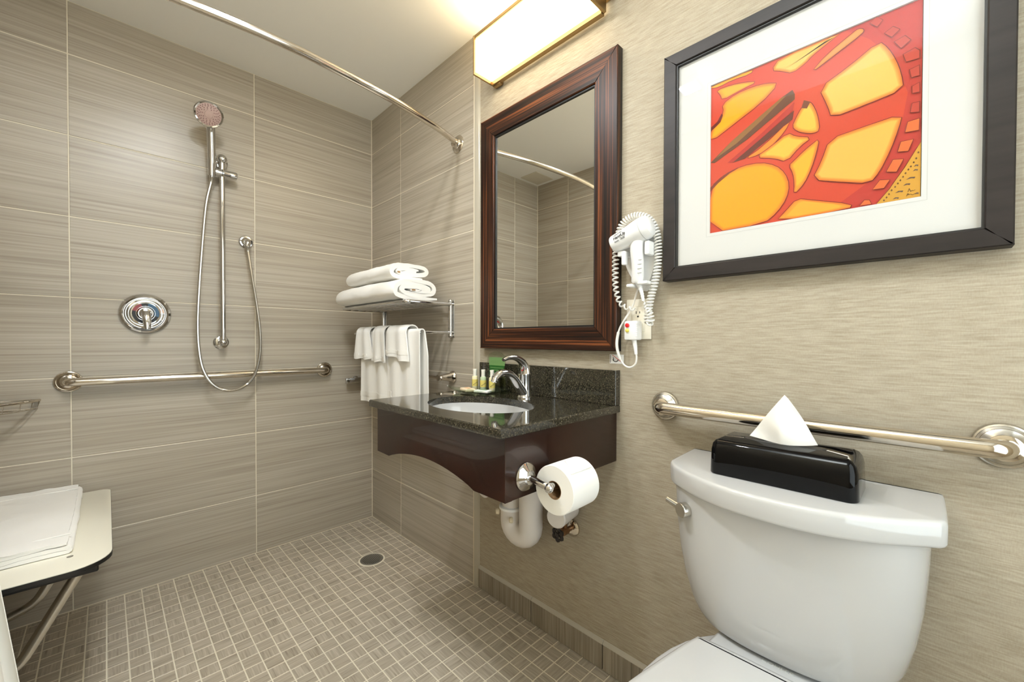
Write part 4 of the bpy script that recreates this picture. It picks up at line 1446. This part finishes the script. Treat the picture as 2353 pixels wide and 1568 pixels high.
# plug with test buttons and its straight cord
bm = B(); bx(bm, -.004, -.036, -1.684, -1.726, 1.0475, 1.1035, .005, 2)
pl = obj('plug', bm, 'white_plastic', t)
bm = B(); lathe(bm, [(.0062, 0), (.0062, .004), (.004, .005), (0, .005)], (-.0355, -1.696, 1.0905), (-1, 0, 0), 18, cap=False)
obj('red_button', bm, 'red', pl)
bm = B(); lathe(bm, [(.0055, 0), (.0055, .004), (.004, .005), (0, .005)], (-.0355, -1.696, 1.0755), (-1, 0, 0), 18, cap=False)
obj('yellow_button', bm, 'yellow', pl)
bm = B()
for k in range(7):
    bx(bm, -.024, -.0365, -1.7205, -1.7268, 1.058 + k * .006, 1.061 + k * .006)
obj('grip_rib', bm, 'white_plastic', pl)
bm = B(); tube(bm, [(-.02, -1.708, 1.049), (-.02, -1.712, 1.030), (-.02, -1.715, 1.006)], [.0075, .006, .0045], 12)
obj('strain_relief', bm, 'white_plastic', pl)
cp = spline([(-.02, -1.715, 1.01), (-.020, -1.7165, .995), (-.020, -1.713, .979), (-.020, -1.700, .9685), (-.022, -1.686, .969), (-.022, -1.672, .980), (-.026, -1.661, 1.005), (-.028, -1.656, 1.037), (-.026, -1.662, 1.076), (-.022, -1.676, 1.105), (-.016, -1.700, 1.145), (-.014, -1.713, 1.188), (-.016, -1.722, 1.205)], 8)
bm = B(); tube(bm, cp, .0028, 10)
bm2 = bm
tube(bm, cp[len(cp) // 2 - 4: len(cp) // 2 + 16], .0044, 10)
obj('power_cord', bm, 'cord_plastic', t)

t = thing('hair_dryer', 'white wall hair dryer with coiled cord between the mirror and the picture', 'hair dryer', (-.05, -1.73, 1.30))
DA = Vector((-.056, -1.662, 1.326)); DB = Vector((-.056, -1.774, 1.3615))
dax = (DB - DA).normalized()
Ld = (DB - DA).length
dprof = [(.018, .004), (.0245, 0), (.0262, .004), (.0275, .03), (.0300, .060), (.0325, .082), (.0335, .095), (.0325, .108), (.0285, Ld), (.018, Ld + .006), (0, Ld + .007)]
bm = B(); lathe(bm, dprof, DA, dax, 36, cap=False)
obj('body', bm, 'white_plastic', t)
bm = B(); lathe(bm, [(.0246, .004), (0, .008)], DA, dax, 24, cap=False)
obj('nozzle_grille', bm, 'grey_print', t)
bm = B()
for k in range(7):
    a = -1.2 + k * .35
    lathe(bm, [(.0340 - .0, .0975 + .0), (.0340, .0990)], DA, dax, 36, cap=False)
    break
obj('seam_ring', bm, 'grey_print', t)
hb = DA + dax * .078
hp = spline([hb + Vector((.0, 0, -.012)), Vector((-.055, -1.7345, 1.300)), Vector((-.054, -1.737, 1.262)), Vector((-.050, -1.735, 1.232)), Vector((-.046, -1.731, 1.209))], 6)
bm = B(); tube(bm, hp, [.0215, .0212, .021, .0208, .0205, .0202, .020, .0197, .0194, .0192, .019, .0188, .0187, .0186, .0186, .0186, .0187, .0188, .0188, .0188, .0186, .0182, .0178, .017, .015][:len(hp)], 20, flat=(1.0, .85))
obj('handle', bm, 'white_plastic', t)
bm = B()
for k in range(4):
    bx(bm, -.066, -.0695, -1.744, -1.756, 1.232 + k * .012, 1.2345 + k * .012, .0008, 1)
obj('grip_ridge', bm, 'grey_print', t)
# printed logo wrapped on the barrel
def wrap_text(body, size, s0, ang0, bold):
    me = text_mesh(body, size, bold, .00015)
    up_v = Vector((-1, 0, 0))
    up_v = (up_v - dax * up_v.dot(dax)).normalized()
    side = dax.cross(up_v)
    if side.z < 0: side = -side
    for v in me.vertices:
        s = s0 + v.co.x
        r_ = .0262 + (.0325 - .0262) * max(0, (s - .004)) / .078 + .0004 + v.co.z
        a = ang0 + v.co.y / .028
        v.co = DA + dax * s + (up_v * math.cos(a) + side * math.sin(a)) * r_
    return me
txt = bpy.data.objects.new('logo', wrap_text('HangUp', .0125, .016, .02, True))
tx2 = bpy.data.objects.new('logo', wrap_text('CERAMIC', .0075, .016, .42, False))
tx3 = bpy.data.objects.new('logo', wrap_text('ionic 1600', .0085, .017, -.30, False))
for o in (txt, tx2, tx3):
    COL.objects.link(o); o.parent = t
    o.data.transform(Matrix.Translation(-base(t)))
    o.data.materials.clear(); o.data.materials.append(M['ink'])
# strain relief and coil cord
bm = B(); tube(bm, spline([(-.046, -1.732, 1.210), (-.044, -1.739, 1.197), (-.042, -1.744, 1.178), (-.040, -1.747, 1.158)], 6), [.0075 - .0002 * (i % 2) * 5 - .00015 * i for i in range(19)], 12)
obj('strain_relief', bm, 'white_plastic', t)
ctrl = [(-.038, -1.7475, 1.158), (-.036, -1.753, 1.140), (-.036, -1.764, 1.122), (-.036, -1.768, 1.104), (-.034, -1.762, 1.094), (-.033, -1.757, 1.105), (-.032, -1.759, 1.13), (-.032, -1.767, 1.172), (-.031, -1.777, 1.207), (-.031, -1.785, 1.254), (-.031, -1.7855, 1.314), (-.031, -1.777, 1.357), (-.030, -1.757, 1.388), (-.028, -1.726, 1.404), (-.026, -1.695, 1.404), (-.025, -1.667, 1.385), (-.026, -1.653, 1.336), (-.028, -1.6505, 1.284), (-.029, -1.651, 1.213), (-.029, -1.662, 1.166), (-.028, -1.675, 1.150), (-.026, -1.697, 1.140), (-.022, -1.712, 1.139)]
path = spline(ctrl, 40)
# arc-length helix
ds = [0]
for a, b in zip(path, path[1:]): ds.append(ds[-1] + (b - a).length)
fr = frames(path, Vector((-1, 0, 0)))
hel = []
npitch = 12
ia = 0
tot = ds[-1]
ph = 0.0; s = 0.0
while s < tot:
    while ia < len(ds) - 2 and ds[ia + 1] < s: ia += 1
    f = (s - ds[ia]) / max(1e-9, ds[ia + 1] - ds[ia])
    p = path[ia].lerp(path[ia + 1], f)
    _, u_, w_ = fr[ia]
    q = s / tot
    pitch = .0088 if q < .62 else .0088 + .010 * (q - .62) / .38
    rad = .0085 if q < .78 else .0085 - .0035 * (q - .78) / .22
    if q < .05: rad = .0085 * q / .05
    hel.append(p + (u_ * math.cos(ph) + w_ * math.sin(ph)) * rad)
    s += pitch / npitch; ph += 2 * PI / npitch
bm = B(); tube(bm, hel, .0026, 6)
obj('coiled_cord', bm, 'cord_plastic', t)

# outlet plate and wall sticker
t = thing('outlet_plate', 'cream wall outlet plate behind the hair dryer plug', 'outlet', (WX, -1.712, 1.11))
bm = B(); bx(bm, WX, .001, -1.671, -1.750, 1.050, 1.1685, .002, 2)
obj('plate', bm, 'outlet', t)
bm = B(); bx(bm, .0015, -.0012, -1.690, -1.731, 1.072, 1.147, .002, 2)
rc_ = obj('receptacle', bm, 'outlet', t)
bm = B()
bx(bm, -.0010, -.0016, -1.7035, -1.7055, 1.125, 1.133); bx(bm, -.0010, -.0016, -1.7145, -1.7165, 1.126, 1.132); lathe(bm, [(.0028, -.0004), (.0028, .0004)], (-.0012, -1.710, 1.117), (1, 0, 0), 12)
obj('slot', bm, 'black', rc_)
t = thing('warning_sticker', 'small white warning sticker with red strike under the mirror corner', 'sticker', (WX, -1.632, .989))
bm = B(); bx(bm, .006, .0052, -1.611, -1.660, .975, 1.003)
st = obj('label_sheet', bm, 'white_plastic', t)
bm = B()
tube(bm, [(.0052, -1.632 - .009 * math.cos(a), .988 + .007 * math.sin(a)) for a in [PI * k / 10 + PI for k in range(11)]], .0013, 6)
tube(bm, [(.0052, -1.624, .994), (.0052, -1.626, .982)], .0012, 6)
bx(bm, .0053, .0049, -1.613, -1.6145, .977, 1.001)
obj('symbol', bm, 'ink', st)
bm = B(); tube(bm, [(.0050, -1.621, 1.001), (.0050, -1.655, .979)], .0008, 6)
obj('red_strike', bm, 'red', st)

# ------------------------------------------------------------------ toilet
TY = -2.107
t = thing('toilet', 'white two-piece toilet with closed lid against the wallpapered wall', 'toilet', (-.35, TY, 0))
def tank_ring(z, w, d, n_, x0=-.085, k=44):
    """back straight near the wall, superelliptic front"""
    pts = []
    for i in range(k + 1):
        a = PI * i / k
        c_, s_ = math.cos(a), math.sin(a)
        y_ = TY + w * math.copysign(abs(c_) ** (2 / n_), c_)
        xx = x0 - (d + x0) * abs(s_) ** (2 / n_)
        pts.append(Vector((xx, y_, z)))
    pts.append(Vector((-.022, TY - w * .985, z)))
    pts.append(Vector((-.022, TY + w * .985, z)))
    return pts
bm = B()
lv_ = [(.421, .135, .180, 2.5), (.4225, .155, .196, 2.5), (.430, .170, .205, 2.55), (.445, .179, .211, 2.6), (.465, .187, .216, 2.7), (.52, .199, .227, 2.9), (.58, .207, .235, 3.1), (.65, .212, .242, 3.2), (.722, .215, .247, 3.2)]
loft(bm, [tank_ring(*q) for q in lv_])
tk = obj('tank', bm, 'white_ceramic', t, ang=1.0)
lid = []
for k in range(0, 25):
    s = -1 + 2 * k / 24
    lid.append((-(.281 - .098 * abs(s) ** 2.3), TY - .0045 - .2245 * s))
FRONT = [(-.172, TY + .2205)] + lid[1:-1] + [(-.188, TY - .2300)]
lid = [(-.030, TY + .2265), (-.020, TY + .2265), (-.018, TY + .2245), (-.018, TY + .20), (-.018, TY - .20), (-.018, TY - .2275), (-.020, TY - .2295), (-.030, TY - .2295)][::-1]
lid = [(-.018, TY - .20), (-.018, TY + .20), (-.018, TY + .2245), (-.020, TY + .2265), (-.035, TY + .2265), (-.15, TY + .2235)] + FRONT + [(-.165, TY - .2320), (-.035, TY - .2310), (-.020, TY - .2300), (-.018, TY - .228)]
def densify(pts, m_=3):
    out = []
    for i in range(len(pts)):
        a = pts[i]; b = pts[(i + 1) % len(pts)]
        for k in range(m_): out.append((a[0] + (b[0] - a[0]) * k / m_, a[1] + (b[1] - a[1]) * k / m_))
    return out
lo = chaikin(lid, 3)
bm = B(); plan(bm, lo, [(.722, .012), (.7225, .003), (.7245, .0012), (.728, .0), (.756, .0), (.7610, .0012), (.7640, .0038), (.7650, .0085)])
obj('tank_lid', bm, 'white_ceramic', t, ang=1.0)
# flush lever
LC = Vector((-.220, -1.947, .680))
ln = Vector((-.90, .43, 0)).normalized()
bm = B(); lathe(bm, [(.012, -.012), (.0155, 0), (.0155, .016), (.0145, .018), (0, .018)], LC, ln, 28, cap=False)
lv0 = obj('flush_knob', bm, 'satin', t)
bm = B(); tube(bm, [LC + ln * .008, LC + ln * .010 + Vector((.008, .022, .004)), LC + ln * .012 + Vector((.016, .042, .008))], [.0055, .005, .0045], 12, flat=(1.3, .7))
obj('flush_lever', bm, 'satin', lv0)
# bowl, deck, seat and lid
def egg(a, L, w, x0, n_=40, blunt=2.0):
    out = []
    for i in range(n_):
        th = 2 * PI * i / n_
        c_, s_ = math.cos(th), math.sin(th)
        xx = x0 - L * (math.copysign(abs(c_) ** (2 / (blunt if c_ < 0 else 2.0)), c_))
        out.append((xx, TY + w * math.copysign(abs(s_) ** (2 / (2.15)), s_)))
    return out
bm = B()
def egg3(z, x0, x1, w):
    xc = (x0 + x1) / 2; L = (x1 - x0) / 2
    return [Vector((xc - L * math.cos(th), TY + w * math.sin(th) * (1 - .10 * math.cos(th)), z)) for th in [2 * PI * i / 40 for i in range(40)]]
loft(bm, [egg3(.0, -.62, -.14, .115), egg3(.05, -.61, -.15, .105), egg3(.16, -.60, -.16, .105), egg3(.26, -.66, -.14, .135), egg3(.34, -.71, -.12, .165), egg3(.385, -.728, -.10, .180), egg3(.398, -.730, -.10, .182), egg3(.402, -.724, -.106, .176)])
obj('bowl', bm, 'white_ceramic', t, ang=1.0)
bm = B()
dk = chaikin([(-.055, TY + .098), (-.055, TY - .098), (-.20, TY - .112), (-.30, TY - .125), (-.36, TY - .10), (-.36, TY + .10), (-.30, TY + .125), (-.20, TY + .112)], 2)
plan(bm, dk, [(.30, .02), (.36, .008), (.398, .002), (.408, 0), (.4165, .002), (.419, .008)])
dko = obj('deck', bm, 'white_ceramic', t, ang=1.0)
me = text_mesh('KOHLER', .0125, False, .0003)
R3 = Matrix(((0, -1, 0), (-1, 0, 0), (0, 0, 1))).to_4x4()
R3 = Matrix(((0, 1, 0, 0), (-1, 0, 0, 0), (0, 0, 1, 0), (0, 0, 0, 1)))
me.transform(Matrix.Translation(Vector((-.2045, -2.088, .4193))) @ R3 @ Matrix.Diagonal((1.15, 1, 1, 1)))
o = bpy.data.objects.new('logo', me); COL.objects.link(o); o.parent = dko
me.transform(Matrix.Translation(-base(dko))); me.materials.clear(); me.materials.append(M['grey_print'])
def seat_outline(x0, x1, w, wb):
    pts = [(x0, TY - wb), (x0 - .02, TY - wb - .012)]
    n_ = 28
    for i in range(n_ + 1):
        th = -PI / 2 + PI * i / n_
        c_ = math.cos(th)
        pts.append((-.45 - (abs(x1) - .45) * c_ ** .9 if False else -.46 + (x1 + .46) * c_, TY + w * math.sin(th)))
    pts += [(x0 - .02, TY + wb + .012), (x0, TY + wb)]
    return chaikin(pts, 2)
bm = B(); plan(bm, seat_outline(-.245, -.722, .180, .112), [(.403, .004), (.406, 0), (.418, 0), (.423, .004)])
obj('seat', bm, 'white_ceramic', t, ang=1.0)
bm = B(); plan(bm, seat_outline(-.240, -.716, .172, .120), [(.4235, .003), (.426, 0), (.434, .0015), (.4385, .006), (.4405, .014)])
obj('seat_lid', bm, 'white_ceramic', t, ang=1.0)

# tissue box on the tank lid
t = thing('tissue_box_cover', 'glossy black tissue box cover on the white toilet tank lid', 'tissue box', (-.135, -2.11, .765))
tb = rrect(-.202, -.074, -2.232, -1.984, (.018, .018, .018, .018), 6)
bm = B(); plan(bm, tb, [(.7652, .0015), (.767, 0), (.815, .0015), (.828, .0045), (.835, .010), (.8385, .018)], True, True)
obj('cover', bm, 'black_gloss', t, ang=1.0)
bm = B()
sl_ = [(-.138 + .020 * math.cos(a), -2.108 + .072 * math.copysign(abs(math.sin(a)) ** .8, math.sin(a))) for a in [2 * PI * k / 36 for k in range(36)]]
loft(bm, [[Vector((p[0], p[1], .8382)) for p in sl_], [Vector((p[0], p[1], .8389)) for p in sl_]])
sl2 = obj('slot', bm, 'black', t)
t = thing('tissue', 'white tissue pulled up to a peak out of the black box', 'tissue', (-.138, -2.105, .838))
bm = B()
NU, NV = 16, 12
for side in (0, 1):
    g = []
    for i in range(NU + 1):
        s = i / NU
        col_ = []
        for j in range(NV + 1):
            v = j / NV
            half = .056 * (1 - v) ** (.95 if s < .5 else .82) + .003 * (1 - v)
            yy = -2.1055 - (s - .5) * 2 * half - .010 * v * (1) * .35
            xx = -.138 + (-.016 if side == 0 else .010) * (1 - v) * (1 - abs(s - .5) * 1.8) + .004 * math.sin(s * 7 + v * 4) * (1 - v) + .003 * math.sin(v * 9 + s * 3) * (1 - v)
            zz = .8385 + .0985 * v + (.006 * (1 - v) * (abs(s - .5) * 2) ** 2)
            col_.append(bm.verts.new((xx, yy, zz)))
        g.append(col_)
    for i in range(NU):
        for j in range(NV):
            bm.faces.new((g[i][j], g[i + 1][j], g[i + 1][j + 1], g[i][j + 1]))
bmesh.ops.remove_doubles(bm, verts=bm.verts, dist=.0006)
o = obj('sheet', bm, 'paper', t, ang=2)
md = o.modifiers.new('thick', 'SOLIDIFY'); md.thickness = .0006
